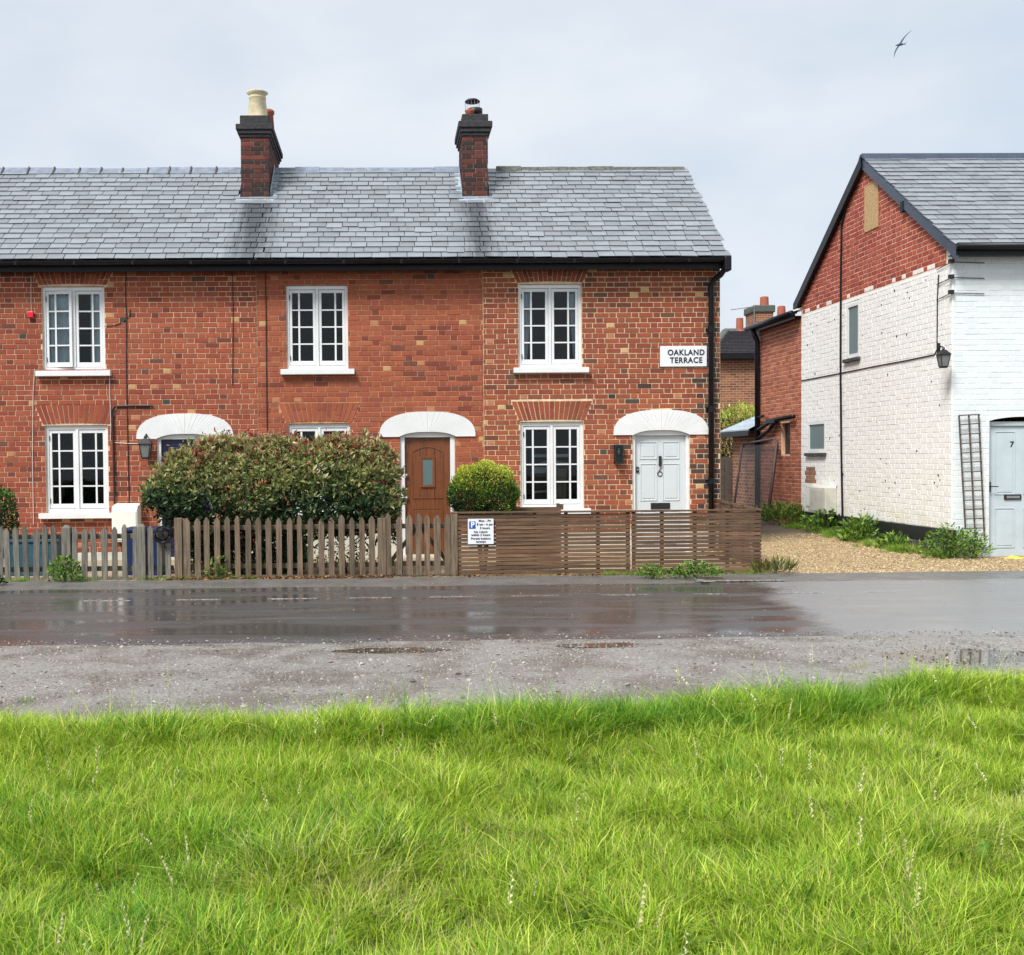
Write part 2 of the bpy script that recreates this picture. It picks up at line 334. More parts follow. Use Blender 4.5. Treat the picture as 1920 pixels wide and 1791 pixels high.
# ------------------------------------------------------------------ brickwork
def brick_shape(w, h, d=.03, ch=.004):
    a, b = w/2, h/2
    return ([(-a, 0, -b), (a, 0, -b), (a, 0, b), (-a, 0, b), (-a, -d+ch, -b), (a, -d+ch, -b), (a, -d+ch, b), (-a, -d+ch, b),
             (-a+ch, -d, -b+ch), (a-ch, -d, -b+ch), (a-ch, -d, b-ch), (-a+ch, -d, b-ch)],
            [(0, 1, 5, 4), (1, 2, 6, 5), (2, 3, 7, 6), (3, 0, 4, 7), (4, 5, 9, 8), (5, 6, 10, 9), (6, 7, 11, 10), (7, 4, 8, 11), (8, 9, 10, 11)])
BM = {}
def brick_mesh(key, tint, mat):
    if key not in BM:
        vs, fs = brick_shape(.226, .071); BM[key] = MB().add(vs, fs, tint).mesh('brick', mat, (0, 0, 0))[0]
    return BM[key]
def brickwork(parent, O, axis, sgn, u0, u1, z0, z1, palette, mats, joint=.010, course=.081, holes=(), limit=300, vis=None, proud=.007, twist=.008, seed=1, name='brick', uclip=None, start=0, matname='brick', pale=False):
    """bricks on a wall plane. axis 'X': u=x, faces -Y (sgn=-1); axis 'Y': u=y, faces sgn*X. palette(u,z)->index into mats (colours)"""
    rnd = random.Random(seed); S = .236; Hh = .119; items = []
    nc = int((z1-z0)/course)
    for i in range(nc+1):
        za = z0+i*course; zb = min(za+course, z1); zm = (za+zb)/2
        if zb-za < .03: continue
        lo, hi = (u0, u1) if uclip is None else uclip(zm)
        if hi-lo < .03: continue
        segs = [(lo, hi)]
        for hfun in holes:
            iv = hfun(zm)
            if iv is None: continue
            ns = []
            for a, b in segs:
                if iv[1] <= a or iv[0] >= b: ns.append((a, b)); continue
                if iv[0] > a: ns.append((a, iv[0]))
                if iv[1] < b: ns.append((iv[1], b))
            segs = ns
        x = u0 - (0 if (i+start) % 2 == 0 else .1775) - .02*rnd.random(); k = 0
        while x < u1:
            L = (S if k % 2 == 0 else Hh)*(1+rnd.uniform(-.035, .035)); k += 1
            for a, b in segs:
                aa, bb = max(a, x), min(b, x+L)
                if bb-aa > .03: items.append((aa+joint/2+rnd.uniform(-.0015, .0015), bb-joint/2, za+joint/2+rnd.uniform(-.0018, .0018), zb-joint/2+rnd.uniform(-.0018, .0018)))
            x += L
    sc = []
    for q, it in enumerate(items):
        area = (it[1]-it[0])*(it[3]-it[2]); um = (it[0]+it[1])/2; zm = (it[2]+it[3])/2
        ok = vis(um, zm) if vis else True
        sc.append(((area if ok else area*.01)*rnd.uniform(.97, 1), q))
    sc.sort(reverse=True); chosen = {q for s_, q in sc[:limit] if s_ > .003}
    st = MB(); rot = 0 if axis == 'X' else (-math.pi/2 if sgn < 0 else math.pi/2)
    for q, (a, b, c, d) in enumerate(items):
        um = (a+b)/2; zm = (c+d)/2; pi_ = palette(um, zm, rnd); pi_ = rnd.randrange(6) if (pale and pi_ in (10, 11, 12) and b-a > .15) else pi_; col = mats[pi_]; pr = proud+rnd.uniform(-.002, .002); tw = rnd.uniform(-twist, twist)
        loc = (um, O-(pr-.03)*1, zm) if axis == 'X' else (O+sgn*(pr-.03), um, zm)
        if axis == 'X': loc = (um, O+.03-pr, zm)
        if q in chosen:
            link(name, brick_mesh((matname, col), col, matname), loc, parent, rot=(rnd.uniform(-twist, twist), 0, rot+tw), scale=((b-a)/.226, 1, (d-c)/.071))
        else:
            vs, fs = brick_shape(b-a, d-c); cr_, sr_ = math.cos(rot+tw), math.sin(rot+tw)
            st.add([(loc[0]+x*cr_-y*sr_, loc[1]+x*sr_+y*cr_, loc[2]+z) for x, y, z in vs], fs, col)
    if st.v: st.build(name+'work', matname, parent, kind='stuff')
def slab(rects, x0, x1, z0, z1, y0, y1, axis='X', extra=()):
    """wall slab with rectangular openings; y0 is the outer face"""
    xs = sorted({x0, x1} | {q for r in rects for q in r[:2]} | set(extra)); zs = sorted({z0, z1} | {q for r in rects for q in r[2:]})
    xs = [x for x in xs if x0 <= x <= x1]; zs = [z for z in zs if z0 <= z <= z1]; m = MB()
    def P(x, y, z): return (x, y, z) if axis == 'X' else (y, x, z)
    def solid(i, j):
        if i < 0 or j < 0 or i >= len(xs)-1 or j >= len(zs)-1: return None
        xm = (xs[i]+xs[i+1])/2; zm = (zs[j]+zs[j+1])/2
        return not any(r[0] < xm < r[1] and r[2] < zm < r[3] for r in rects)
    for i in range(len(xs)-1):
        for j in range(len(zs)-1):
            if not solid(i, j): continue
            a, b, c, d = xs[i], xs[i+1], zs[j], zs[j+1]
            m.add([P(a, y0, c), P(b, y0, c), P(b, y0, d), P(a, y0, d)], [(0, 1, 2, 3)]); m.add([P(a, y1, c), P(b, y1, c), P(b, y1, d), P(a, y1, d)], [(3, 2, 1, 0)])
            for (di, dj, e) in ((-1, 0, ((a, c), (a, d))), (1, 0, ((b, c), (b, d))), (0, -1, ((a, c), (b, c))), (0, 1, ((a, d), (b, d)))):
                if not solid(i+di, j+dj):
                    (p, q), (r, s_) = e; m.add([P(p, y0, q), P(r, y0, s_), P(r, y1, s_), P(p, y1, q)], [(0, 1, 2, 3)])
    return m
# ------------------------------------------------------------------ slates
SLM = {}
def slate_mesh(i, w, h, mat):
    k = (i, round(w, 3), round(h, 3), mat)
    if k not in SLM:
        rr = random.Random(i*31+5); g = .225+.10*rr.random(); c = (g*.91, g*.985, g*1.07); t_ = .010
        if i == 1: c = (.23, .24, .26)
        a = w/2; j = lambda: rr.uniform(-.004, .004)
        vs = [(-a, -h+j(), 0), (a, -h+j(), 0), (a, h*.15, 0), (-a, h*.15, 0), (-a+j(), -h+j(), t_), (a+j(), -h+j(), t_), (a, h*.15, t_*.6), (-a, h*.15, t_*.6)]
        SLM[k] = MB().add(vs, [(0, 3, 2, 1), (4, 5, 6, 7), (0, 1, 5, 4), (1, 2, 6, 5), (2, 3, 7, 6), (3, 0, 4, 7)], c).mesh('slate', mat, (0, 0, 0))[0]
    return SLM[k]
def slates(parent, P0, U, Sl, width, length, rows, sw, mat, limit=300, seed=3, rough=.004, vis=None, rightragged=0, skip=None, stag=(0, 0)):
    rnd = random.Random(seed); U = Vector(U).normalized(); Sv = Vector(Sl).normalized(); N = U.cross(Sv); g = length/rows; st = MB(); items = []
    tilt = math.atan2(.012, g)
    for r in range(rows):
        x = (-.5*sw if r % 2 else 0) + rnd.uniform(-.02, .02); sr = random.Random(r*13+1); e_ = (.13 if r % 2 else 0)+sr.uniform(0, .03); lo_, hi_ = stag[0]*e_, width+stag[1]*e_
        while x < hi_-.02:
            w = sw*(1+rnd.uniform(-.09, .09)); a, b = max(lo_, x), min(hi_ + (rnd.uniform(0, rightragged) if rightragged else 0), x+w); x += w
            if width-b < .06 and rightragged: b = width+rnd.uniform(0, rightragged)
            if b-a < .015: continue
            if skip and skip((a+b)/2, (r+.5)*g): continue
            items.append((a, b, r))
    pri = sorted(range(len(items)), key=lambda q: -((items[q][1]-items[q][0])*(1 if vis is None or vis(items[q][0]) else .01))); ch = set(pri[:limit])
    for q, (a, b, r) in enumerate(items):
        pos = Vector(P0)+U*(a+b)/2+Sv*(g*(r+1)+rnd.uniform(-rough, rough)) + N*(.004+rnd.uniform(0, .004))
        slip = rnd.random() < .045; yaw = rnd.uniform(-.008, .008)*(4 if slip else 1)
        u2 = (U*math.cos(yaw)+Sv*math.sin(yaw)); s2 = (-U*math.sin(yaw)+Sv*math.cos(yaw)); s3 = (s2*math.cos(tilt)-N*math.sin(tilt)); n3 = u2.cross(s3)
        if slip: pos = pos - Sv*rnd.uniform(.01, .035)+N*.004
        i = rnd.choice((0, 0, 2, 3, 4, 5, 6, 7, 8, 9, 10, 11, 1)) if rnd.random() < .6 else rnd.choice((2, 3, 4, 5, 6))
        me = slate_mesh(i, sw-.004, g, mat); mt = Matrix(((u2.x, s3.x, n3.x, pos.x), (u2.y, s3.y, n3.y, pos.y), (u2.z, s3.z, n3.z, pos.z), (0, 0, 0, 1))) @ Matrix.Diagonal((max(.03, (b-a-.010)/(sw-.004)), 1, 1, 1))
        if q in ch: link('slate', me, pos, parent, mtx=mt)
        else: st.add([mt @ v.co for v in me.vertices], [tuple(p.vertices) for p in me.polygons], tuple(me.color_attributes['tint'].data[0].color)[:3])
    if st.v: st.build('slating', mat, parent, kind='stuff')

# ------------------------------------------------------------------ text
def text_mesh(body, size, mat, spacing=1., bold=0., xs=1.):
    cu = bpy.data.curves.new('txt', 'FONT'); cu.body = body; cu.size = size; cu.align_x = 'CENTER'; cu.align_y = 'CENTER'; cu.extrude = .0015; cu.space_character = spacing; cu.offset = bold
    o = bpy.data.objects.new('txt', cu); COL.objects.link(o); bpy.context.view_layer.update()
    me = bpy.data.meshes.new_from_object(o.evaluated_get(bpy.context.evaluated_depsgraph_get())); bpy.data.objects.remove(o); bpy.data.curves.remove(cu)
    me.materials.clear(); me.materials.append(M[mat])
    if xs != 1: me.transform(Matrix.Diagonal((xs, 1, 1, 1)))
    return me
def lettering(name, body, size, mat, loc, parent, **k):
    return link(name, text_mesh(body, size, mat, **k), loc, parent, rot=(math.pi/2, 0, 0))

# ================================================================== setting
def grid_sheet(name, mat, x0, x1, y0, y1, nx, ny, zf, inside=None, **tags):
    xs = np.linspace(x0, x1, nx); ys = np.linspace(y0, y1, ny); X, Y = np.meshgrid(xs, ys); Z = zf(X, Y)
    V = np.stack([X.ravel(), Y.ravel(), Z.ravel()], 1); i = np.arange(nx-1)[None, :]+np.arange(ny-1)[:, None]*nx
    Fq = np.stack([i, i+1, i+1+nx, i+nx], -1).reshape(-1, 4)
    if inside is not None:
        cx_ = V[Fq].mean(1); Fq = Fq[inside(cx_[:, 0], cx_[:, 1])]
    return link(name, np_mesh(name, V, Fq, np.ones((len(V), 3)), mat, True), (0, 0, 0), None, **tags)
def vnoise(X, Y, s, seed=0):
    """cheap smooth noise, about -1..1"""
    r = np.random.default_rng(seed); o = np.zeros_like(np.asarray(X, float))
    for k in range(5):
        a = r.uniform(0, 6.28); ph = r.uniform(0, 6.28, 2); fx = s*(.6+.5*k)
        o = o + np.sin(fx*(np.cos(a)*X+np.sin(a)*Y)+ph[0])*np.cos(fx*.83*(-np.sin(a)*X+np.cos(a)*Y)+ph[1])/(1+.5*k)
    return o/2.2
def edge_near(X):   # where the long grass ends
    return 6.40+.10*vnoise(X, X*0, 1.7, 3)+np.clip((np.asarray(X)-1.2)/3.4, 0, 1.5)*1.0
def drive_z(X, Y): return np.clip((Y-14.3)/6, 0, 1.4)*.12
MBG = MB().add([(-90, -60, -.06), (90, -60, -.06), (90, 160, -.06), (-90, 160, -.06)], [(0, 1, 2, 3)]); MBG.build('ground', 'soil', None, kind='structure')
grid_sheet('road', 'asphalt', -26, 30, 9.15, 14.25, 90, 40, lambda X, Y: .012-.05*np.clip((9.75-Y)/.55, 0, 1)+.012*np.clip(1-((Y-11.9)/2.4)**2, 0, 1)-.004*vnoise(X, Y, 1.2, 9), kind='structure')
road = bpy.data.objects['road']
grid_sheet('road_edge', 'asphalt_edge', -26, 30, 13.0, 14.34, 300, 20, lambda X, Y: .002+.034*np.clip((Y-13.05)/.9, 0, 1)+.004*vnoise(X, Y, 5, 4)+.004*vnoise(X, Y, 1.3, 5), kind='structure')
grid_sheet('gravel_verge', 'verge', -9, 13, 6.2, 9.85, 330, 64, lambda X, Y: .012+.012*vnoise(X, Y, 2.3, 11)+.006*vnoise(X, Y, 9, 12)-.035*np.clip((Y-9.35)/.45, 0, 1)
           - .03*np.exp(-(((X+.02)/.42)**2+((Y-9.05)/.11)**2))-.028*np.exp(-(((X-1.9)/.36)**2+((Y-9.2)/.07)**2))-.035*np.exp(-(((X-4.55)/.5)**2+((Y-8.45)/.28)**2)), kind='structure')
verge = bpy.data.objects['gravel_verge']
for cx_, cy_, rx, ry, zz in ((-.02, 9.05, .55, .17, .0035), (1.9, 9.2, .5, .12, .003), (4.55, 8.45, .7, .36, .004)):
    MB().add([(cx_+rx*math.cos(a*.2618), cy_+ry*math.sin(a*.2618), zz) for a in range(24)], [tuple(range(24))]).build('puddle', 'puddle', verge)
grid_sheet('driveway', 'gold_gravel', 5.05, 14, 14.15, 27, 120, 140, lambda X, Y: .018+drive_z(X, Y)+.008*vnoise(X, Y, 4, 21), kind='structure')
grid_sheet('garden_ground', 'pale_gravel', -9, 5.2, 14.3, 17.62, 60, 24, lambda X, Y: .02+.01*vnoise(X, Y, 4, 22), kind='structure')
def turf_z(X, Y):
    e = edge_near(X); b = np.clip((e-Y)/.35, 0, 1)
    return -.02+b*.05+.05*np.exp(-((e-.45-Y)/.3)**2)+.035*vnoise(X, Y, 1.6, 31)*b
grid_sheet('grass_bank', 'turf', -6, 8, .2, 8.3, 150, 110, turf_z, lambda x, y: y < edge_near(x)+.12, kind='structure')
# road markings: dashes of the bay line
for a, b, v in ((144, 236, 1131), (324, 409, 1129), (498, 593, 1127), (655, 735, 1124), (805, 895, 1122), (960, 1051, 1120.5), (1132, 1227, 1119), (1312, 1375, 1118.5), (1477, 1565, 1118), (1654, 1717, 1118.5), (1890, 1908, 1116)):
    p = PZ(a, v, .03); q = PZ(b, v-(b-a)*.011, .03); y = 12.36; MB().box(p[0], q[0], y-.02, y+.02, .0235, .028).build('road_marking', 'road_paint', road)
p = PZ(1318, 1096, .03); q = PZ(1490, 1094, .03); MB().box(p[0], q[0], 13.55, 13.62, .030, .036).build('road_marking', 'road_paint', road)
MB().add([(3.86, 13.78, .040), (3.93, 13.45, .036), (4.05, 13.45, .036), (3.98, 13.78, .040)], [(3, 2, 1, 0)]).build('road_marking', 'road_paint', road)
MB().box(4.62, 4.92, 12.98, 13.03, .022, .026).build('road_marking', 'road_paint', road)

# ================================================================== terrace
YF = 17.507; RDG = (19.73, 6.78); EAV = (17.20, 4.74)
REDS = {}
REDS['A'] = [srgb(c[0]-6, c[1]+3, c[2]-2) for c in ((158, 76, 60), (146, 66, 54), (170, 88, 66), (138, 58, 50), (166, 80, 60), (152, 84, 66), (178, 98, 72), (120, 58, 52), (98, 70, 64), (106, 56, 52), (206, 152, 108), (196, 124, 92), (74, 70, 70))]
REDS['B'] = [srgb(c[0]-12, c[1], c[2]+1) for c in ((166, 86, 64), (156, 78, 60), (178, 96, 66), (146, 72, 58), (174, 90, 64), (162, 92, 70), (182, 104, 72), (128, 62, 52), (112, 70, 62), (122, 60, 54), (210, 160, 112), (198, 130, 92), (92, 84, 78))]
REDS['C'] = [srgb(c[0]-4, c[1]+3, c[2]-1) for c in ((156, 78, 60), (144, 70, 56), (168, 88, 64), (134, 64, 54), (164, 82, 58), (148, 82, 64), (176, 96, 68), (116, 66, 56), (98, 76, 66), (106, 62, 54), (212, 170, 122), (190, 126, 96), (88, 80, 74))]
for k_, mean in (('A', (150, 80, 57)), ('B', (156, 86, 63)), ('C', (144, 80, 58))):
    mm_ = np.array(srgb(*mean)); REDS[k_] = [tuple(float(q) for q in (mm_*.5+np.array(c)*.62 if j < 7 else (mm_*.28+np.array(c)*.78 if j < 10 else np.array(c)))) for j, c in enumerate(REDS[k_])]
DARKC = [srgb(*c) for c in ((92, 66, 58), (104, 72, 60), (78, 62, 58), (120, 78, 64), (88, 74, 66), (70, 58, 56), (128, 90, 70))]
def pal_house(seed):
    def f(u, z, rnd):
        r = rnd.random(); n = float(vnoise(u, z, 1.3, seed)); 
        pd = .07+max(0, n-.2)*.5
        if r < pd: return rnd.choice((7, 8, 9, 9, 7))
        if r > .97: return 10
        if r > .94: return 11
        if r > .935: return 12
        return rnd.choice((0, 1, 2, 3, 4, 5) if n > -.2 else (0, 2, 4, 5, 6))
    return f
def arch_hole(xc, zb, zt, wb, wt):
    return lambda z: (xc-(wb+(wt-wb)*(z-zb)/(zt-zb)), xc+(wb+(wt-wb)*(z-zb)/(zt-zb))) if zb < z < zt else None
def rect_hole(x0, x1, z0, z1): return lambda z: (x0, x1) if z0 < z < z1 else None
def soldier_arch(parent, xc, zb, zt, wb, wt, cols, seed):
    rnd = random.Random(seed); n = 15; MBk = MB().add([(xc-wb, YF+.001, zb), (xc+wb, YF+.001, zb), (xc+wt, YF+.001, zt), (xc-wt, YF+.001, zt)], [(0, 1, 2, 3)])
    for i in range(n):
        a, b = -1+2*i/n, -1+2*(i+1)/n; g = .0065
        cut = rnd.choice((.0, .33, .66, .62, 0)) if True else 0
        spans = [(0, 1)] if cut == 0 else [(0, cut), (cut, 1)]
        for s0, s1 in spans:
            z0, z1 = zb+(zt-zb)*s0+.004, zb+(zt-zb)*s1-.004; w0 = wb+(wt-wb)*s0; w1 = wb+(wt-wb)*s1; cb = .02*(1-((a+b)/2)**2)*(1 if s0 == 0 else 0)
            poly = [(xc+a*w0+g, z0+cb), (xc+b*w0-g, z0+cb), (xc+b*w1-g, z1), (xc+a*w1+g, z1)]
            MB().prism(poly, YF-.008-rnd.uniform(0, .002), YF+.02, jit(cols[rnd.choice((0, 1, 3, 4))], .12)).build('arch_brick', 'brick', parent)
def rotz(m, hx, hy, ang):
    c, s = math.cos(ang), math.sin(ang); m.v = [(hx+(x-hx)*c-(y-hy)*s, hy+(x-hx)*s+(y-hy)*c, z) for x, y, z in m.v]; return m
def casement(parent, x0, x1, z0, z1, y=17.545, ajar=0, sillw=.10, curtain=None, label=None):
    Wd = x1-x0; Hh = z1-z0; fx = lambda q: x0+q*Wd; fz = lambda q: z0+q*Hh
    m = MB(); m.box(x0, fx(.047), y, y+.08, z0, z1); m.box(fx(.953), x1, y, y+.08, z0, z1); m.box(fx(.047), fx(.953), y, y+.08, fz(.955), z1); m.box(fx(.047), fx(.953), y, y+.08, z0, fz(.045)); m.box(fx(.478), fx(.522), y-.004, y+.08, fz(.045), fz(.955))
    w = m.build('window', 'white_trim', parent, bevel=.004)
    if label: w['label'] = label
    for k, (s0, s1, g0, g1, vb) in enumerate(((.05, .475, .092, .43, .205), (.525, .95, .57, .908, .795))):
        ang = -ajar if k == 0 else 0; hx, hy = fx(s0), y; tr = lambda mm: rotz(mm, hx, hy, ang) if ang else mm
        ys = y+.012
        m = MB(); za, zb = fz(.05), fz(.95); ga, gb = fz(.105), fz(.915)
        m.box(fx(s0), fx(g0), ys, ys+.045, za, zb); m.box(fx(g1), fx(s1), ys, ys+.045, za, zb); m.box(fx(g0), fx(g1), ys, ys+.045, gb, zb); m.box(fx(g0), fx(g1), ys, ys+.045, za, ga)
        tr(m).build('sash', 'white_trim', w, bevel=.003)
        bw = .028*.5
        xv = fx(vb); tr(MB().box(xv-bw, xv+bw, ys+.006, ys+.036, ga, gb)).build('glazing_bar', 'white_trim', w)
        zs = [ga+(gb-ga)*q/4 for q in range(5)]
        for q in (1, 2, 3):
            for xa, xb in ((fx(g0), xv-bw), (xv+bw, fx(g1))):
                tr(MB().box(xa, xb, ys+.008, ys+.034, zs[q]-.011, zs[q]+.011)).build('glazing_bar', 'white_trim', w)
        for q in range(4):
            for xa, xb in ((fx(g0), xv), (xv, fx(g1))):
                tr(MB().box(xa, xb, ys+.019, ys+.022, zs[q], zs[q+1])).build('pane', 'glass', w)
    MB().box(x0-sillw*.9, x1+sillw, 17.40, 17.56, z0-.085, z0-.001).build('sill', 'white_paint', w, bevel=.006)
    for zh in (.14, .86): MB().box(fx(.052), fx(.060), y-.006, y+.004, fz(zh)-.04, fz(zh)+.04).build('hinge', 'black_iron', w)
    if curtain:
        for (c0, c1, c0b, c1b, mat) in curtain:
            n = 26; vs = []; fs = []
            for j in range(7):
                tq = j/6
                for i in range(n):
                    q = (c0+(c1-c0)*i/(n-1))*(tq)+(c0b+(c1b-c0b)*i/(n-1))*(1-tq)
                    vs.append((fx(q), y+.085+.012*math.sin(i*1.35+.3*j), z0+.02+(Hh-.03)*tq))
            for j in range(6):
                for i in range(n-1): fs.append((j*n+i, j*n+i+1, (j+1)*n+i+1, (j+1)*n+i))
            MB().add(vs, fs).build('curtain', mat, w, smooth=True)
    return w
def hood(parent, xc, z0=1.945, hw=.77, h=.40, dw=.455):
    N = 32; rnd = random.Random(int(xc*100)); ex = 2/2.55; out = []; inn = []
    for i in range(N+1):
        th = math.pi*(1-i/N); c, s = math.cos(th), math.sin(th)
        out.append((xc+hw*math.copysign(abs(c)**ex, c), z0+h*s**ex)); q = -1+2*i/N; inn.append((xc+dw*q, z0+.075*(1-abs(q)**3.2)))
    m = MB()
    for i in range(N):
        g = .0018; a, b, c, d = inn[i], inn[i+1], out[i+1], out[i]; y = YF-.028+rnd.uniform(0, .003)
        m.prism([(a[0]+g, a[1]), (b[0]-g, b[1]), (c[0]-g, c[1]), (d[0]+g, d[1])], y, YF-.004)
        m.add([(a[0], YF-.02, a[1]), (b[0], YF-.02, b[1]), (c[0], YF-.02, c[1]), (d[0], YF-.02, d[1])], [(0, 1, 2, 3)])
    return m.build('door_hood', 'white_paint', parent)
def hood_hole(xc, z0=1.945, hw=.75, h=.385):
    def f(z):
        if not z0 < z < z0+h: return None
        q = ((z-z0)/h)**2.55; w = hw*(1-q)**(1/2.55); return (xc-w, xc+w)
    return f
def door_frame(parent, x0, x1, zt=2.02, th=.05, y=17.535):
    m = MB(); m.box(x0, x0+th, y, y+.09, 0.03, zt); m.box(x1-th, x1, y, y+.09, .03, zt); m.box(x0+th, x1-th, y, y+.09, zt-.085, zt)
    f = m.build('door_frame', 'white_trim', parent, bevel=.005); MB().box(x0-.02, x1+.02, 17.42, 17.66, .0, .05).build('threshold', 'dirty_white', f); return f
PB = {'A': .14, 'B': .40, 'C': .42}
def cottage(key, X0, X1, label, upwin, lowin, door, extra_left=False, uparch=True):
    t = thing('terraced_cottage', ((X0+X1)/2, 19.7, 0), label, 'house', 'cottages of the brick terrace')
    cols = REDS[key] + DARKC; base = pal_house({'A': 41, 'B': 42, 'C': 43}[key])
    def pal(u, z, rnd):
        if key == 'C':
            e = (u-5.02)/.34 + (.25 if z < 3.2 else 0)*(u > 4.2)
            if rnd.random() < e or (z < 2.95 and z > 1.0 and u > 3.6 and rnd.random() < .14): return 13+rnd.randrange(7)
        return base(u, z, rnd)
    rects = [(upwin[0], upwin[1], 3.02, 4.37), (lowin[0], lowin[1], .74, 2.17), (door[0], door[1], -.02, 2.02)]
    holes = [rect_hole(*r) for r in rects]; hc = (door[0]+door[1])/2; holes.append(hood_hole(hc))
    arches = [((lowin[0]+lowin[1])/2, 2.185, 2.50)] + ([((upwin[0]+upwin[1])/2, 4.385, 4.655)] if uparch else [])
    for xc, zb, zt in arches: holes.append(arch_hole(xc, zb, zt, .535, .655))
    wall = slab(rects, X0, X1, -.05, 4.72, YF, YF+.13).build('wall', {'A': 'mortar_thin', 'B': 'mortar_orange', 'C': 'mortar_cream'}[key], t)
    def vis(u, z): return u > -6.0 and not (-3.3 < u < .3 and z < 1.9) and z > .9
    brickwork(wall, YF, 'X', -1, X0, X1, PB[key]+.003, 4.66, pal, cols, {'A': .0105, 'B': .0085, 'C': .0120}[key], holes=holes, vis=vis, pale=True, seed=ord(key), proud=.008 if key != 'B' else .006)
    for i, (xc, zb, zt) in enumerate(arches): soldier_arch(wall, xc, zb, zt, .53, .65, REDS[key], ord(key)*3+i)
    for a, b in ((X0+.002, door[0]-.004), (door[1]+.004, X1-.002)): MB().box(a, b, YF-.016, YF+.02, -.03, PB[key]).build('plinth', 'dirty_white', t, bevel=.004)
    # body behind the front wall
    m = MB(); m.box(X0+.004, X0+.10, YF+.135, 21.9, -.05, 4.68); m.box(X1-.10, X1-.004, YF+.135, 21.9, -.05, 4.68); m.box(X0+.11, X1-.11, 21.85, 21.95, -.05, 4.68); m.box(X0+.11, X1-.11, YF+.14, 21.84, 2.52, 2.60)
    for xx in (X0+.004, X1-.1): m.prism([(17.7, 4.69), (21.76, 4.69), (19.73, 6.55)], xx, xx+.096, axis='X')
    m.build('rear_walls', 'gable_brick_flat', t)
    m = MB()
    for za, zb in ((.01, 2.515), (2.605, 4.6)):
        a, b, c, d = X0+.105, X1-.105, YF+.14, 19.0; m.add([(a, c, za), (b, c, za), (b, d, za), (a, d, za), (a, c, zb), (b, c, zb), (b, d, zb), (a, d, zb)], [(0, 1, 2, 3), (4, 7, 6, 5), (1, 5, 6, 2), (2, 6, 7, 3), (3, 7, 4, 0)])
    m.build('room_shade_box', 'room_shade_black', t)  # added box behind the windows, painted near-black in place of room shade
    # roof
    ov = .03 if key == 'C' else 0; xe = X1+ov
    d = MB(); sl = (RDG[1]-EAV[1])/(RDG[0]-EAV[0])
    d.prism([(EAV[0]+.02, EAV[1]-.03), (RDG[0], RDG[1]-.03), (22.26, EAV[1]-.03), (22.26, EAV[1]-.09), (RDG[0], RDG[1]-.09), (EAV[0]+.02, EAV[1]-.09)], X0, xe, axis='X')
    roof = d.build('roof', 'sooty', t); L = math.hypot(RDG[0]-EAV[0], RDG[1]-EAV[1])
    ch = {'A': (-2.44, -1.94), 'B': (-2.44, -1.94), 'C': (1.34, 1.80)}.get(key)
    def skip(u, s):
        x = X0+u; y = EAV[0]+s*(RDG[0]-EAV[0])/L
        return (-2.42 < x < -1.95 and y > 18.9) or (1.36 < x < 1.78 and y > 18.9)
    slates(roof, (X0, EAV[0]-.015, EAV[1]-.012), (1, 0, 0), (0, RDG[0]-EAV[0], RDG[1]-EAV[1]), xe-X0, L, 19, .262, 'slate', seed=ord(key)+9, vis=lambda u: X0+u > -6.6, rightragged=.07 if key == 'C' else 0, rough=.008 if key == 'C' else .005, skip=skip, stag={'A': (0, 1), 'B': (1, 1), 'C': (1, 0)}[key])
    x = X0; rnd = random.Random(ord(key)); k = 0
    while x < xe-.05:
        w = min(rnd.choice((.45, .45, .38)), xe-x); h = RDG[1]+.035+rnd.uniform(-.014, .010); a = x+.004; b = x+w-.004; x += w
        if any(c0 < (a+b)/2 < c1 for c0, c1 in ((-2.45, -1.93), (1.34, 1.81))): continue
        m = MB(); m.prism([(RDG[0]-.17, h-.155), (RDG[0]-.03, h), (RDG[0]+.03, h), (RDG[0]+.17, h-.155), (RDG[0]+.15, h-.165), (RDG[0], h-.03), (RDG[0]-.15, h-.165)], a, b, axis='X')
        m.build('ridge_tile', 'ridge_mossy' if key == 'C' else 'ridge_tile', roof)
        if key == 'A': MB().tube([(b-.02, RDG[0]-.17, h-.15), (b-.02, RDG[0]-.03, h+.005)], .018, 6).build('ridge_joint', 'ridge_mossy', roof)
    # eaves
    xr = X1 + (.05 if key == 'C' else 0)
    m = MB(); m.box(X0, xr, 17.27, 17.30, 4.56, 4.70); m.box(X0, xr, 17.30, YF-.012, 4.60, 4.615); m.build('fascia', 'black_plastic', t)
    m = MB(); n = 9; pts = [(17.165+.062*math.cos(math.pi+math.pi*i/n), 4.705+.062*math.sin(math.pi+math.pi*i/n)) for i in range(n+1)]; pin = [(17.165+.054*math.cos(2*math.pi-math.pi*i/n), 4.705+.054*math.sin(2*math.pi-math.pi*i/n)) for i in range(n+1)]
    m.prism(pts+pin, X0, xr+.0, axis='X'); gt = m.build('gutter', 'black_plastic', t)
    x = X0+.5
    while x < X1: MB().box(x-.02, x+.02, 17.10, 17.29, 4.64, 4.70).build('gutter_bracket', 'black_plastic', gt); x += .9
    hood(t, hc); return t, wall, roof
WUP = {'A': (-5.43, -4.445), 'B': (-1.57, -.59), 'C': (2.137, 3.15)}; WLO = {'A': (-5.415, -4.425), 'B': (-1.555, -.575), 'C': (2.155, 3.17)}
DFR = {'A': (-3.64, -2.755), 'B': (.224, 1.104), 'C': (3.961, 4.883)}
cA, wallA, roofA = cottage('A', -8.9, -2.04, 'red brick cottage at the left end, navy door half hidden by the hedge', WUP['A'], WLO['A'], DFR['A'])
cB, wallB, roofB = cottage('B', -2.036, 1.564, 'middle red brick cottage with the brown wooden front door', WUP['B'], WLO['B'], DFR['B'], uparch=False)
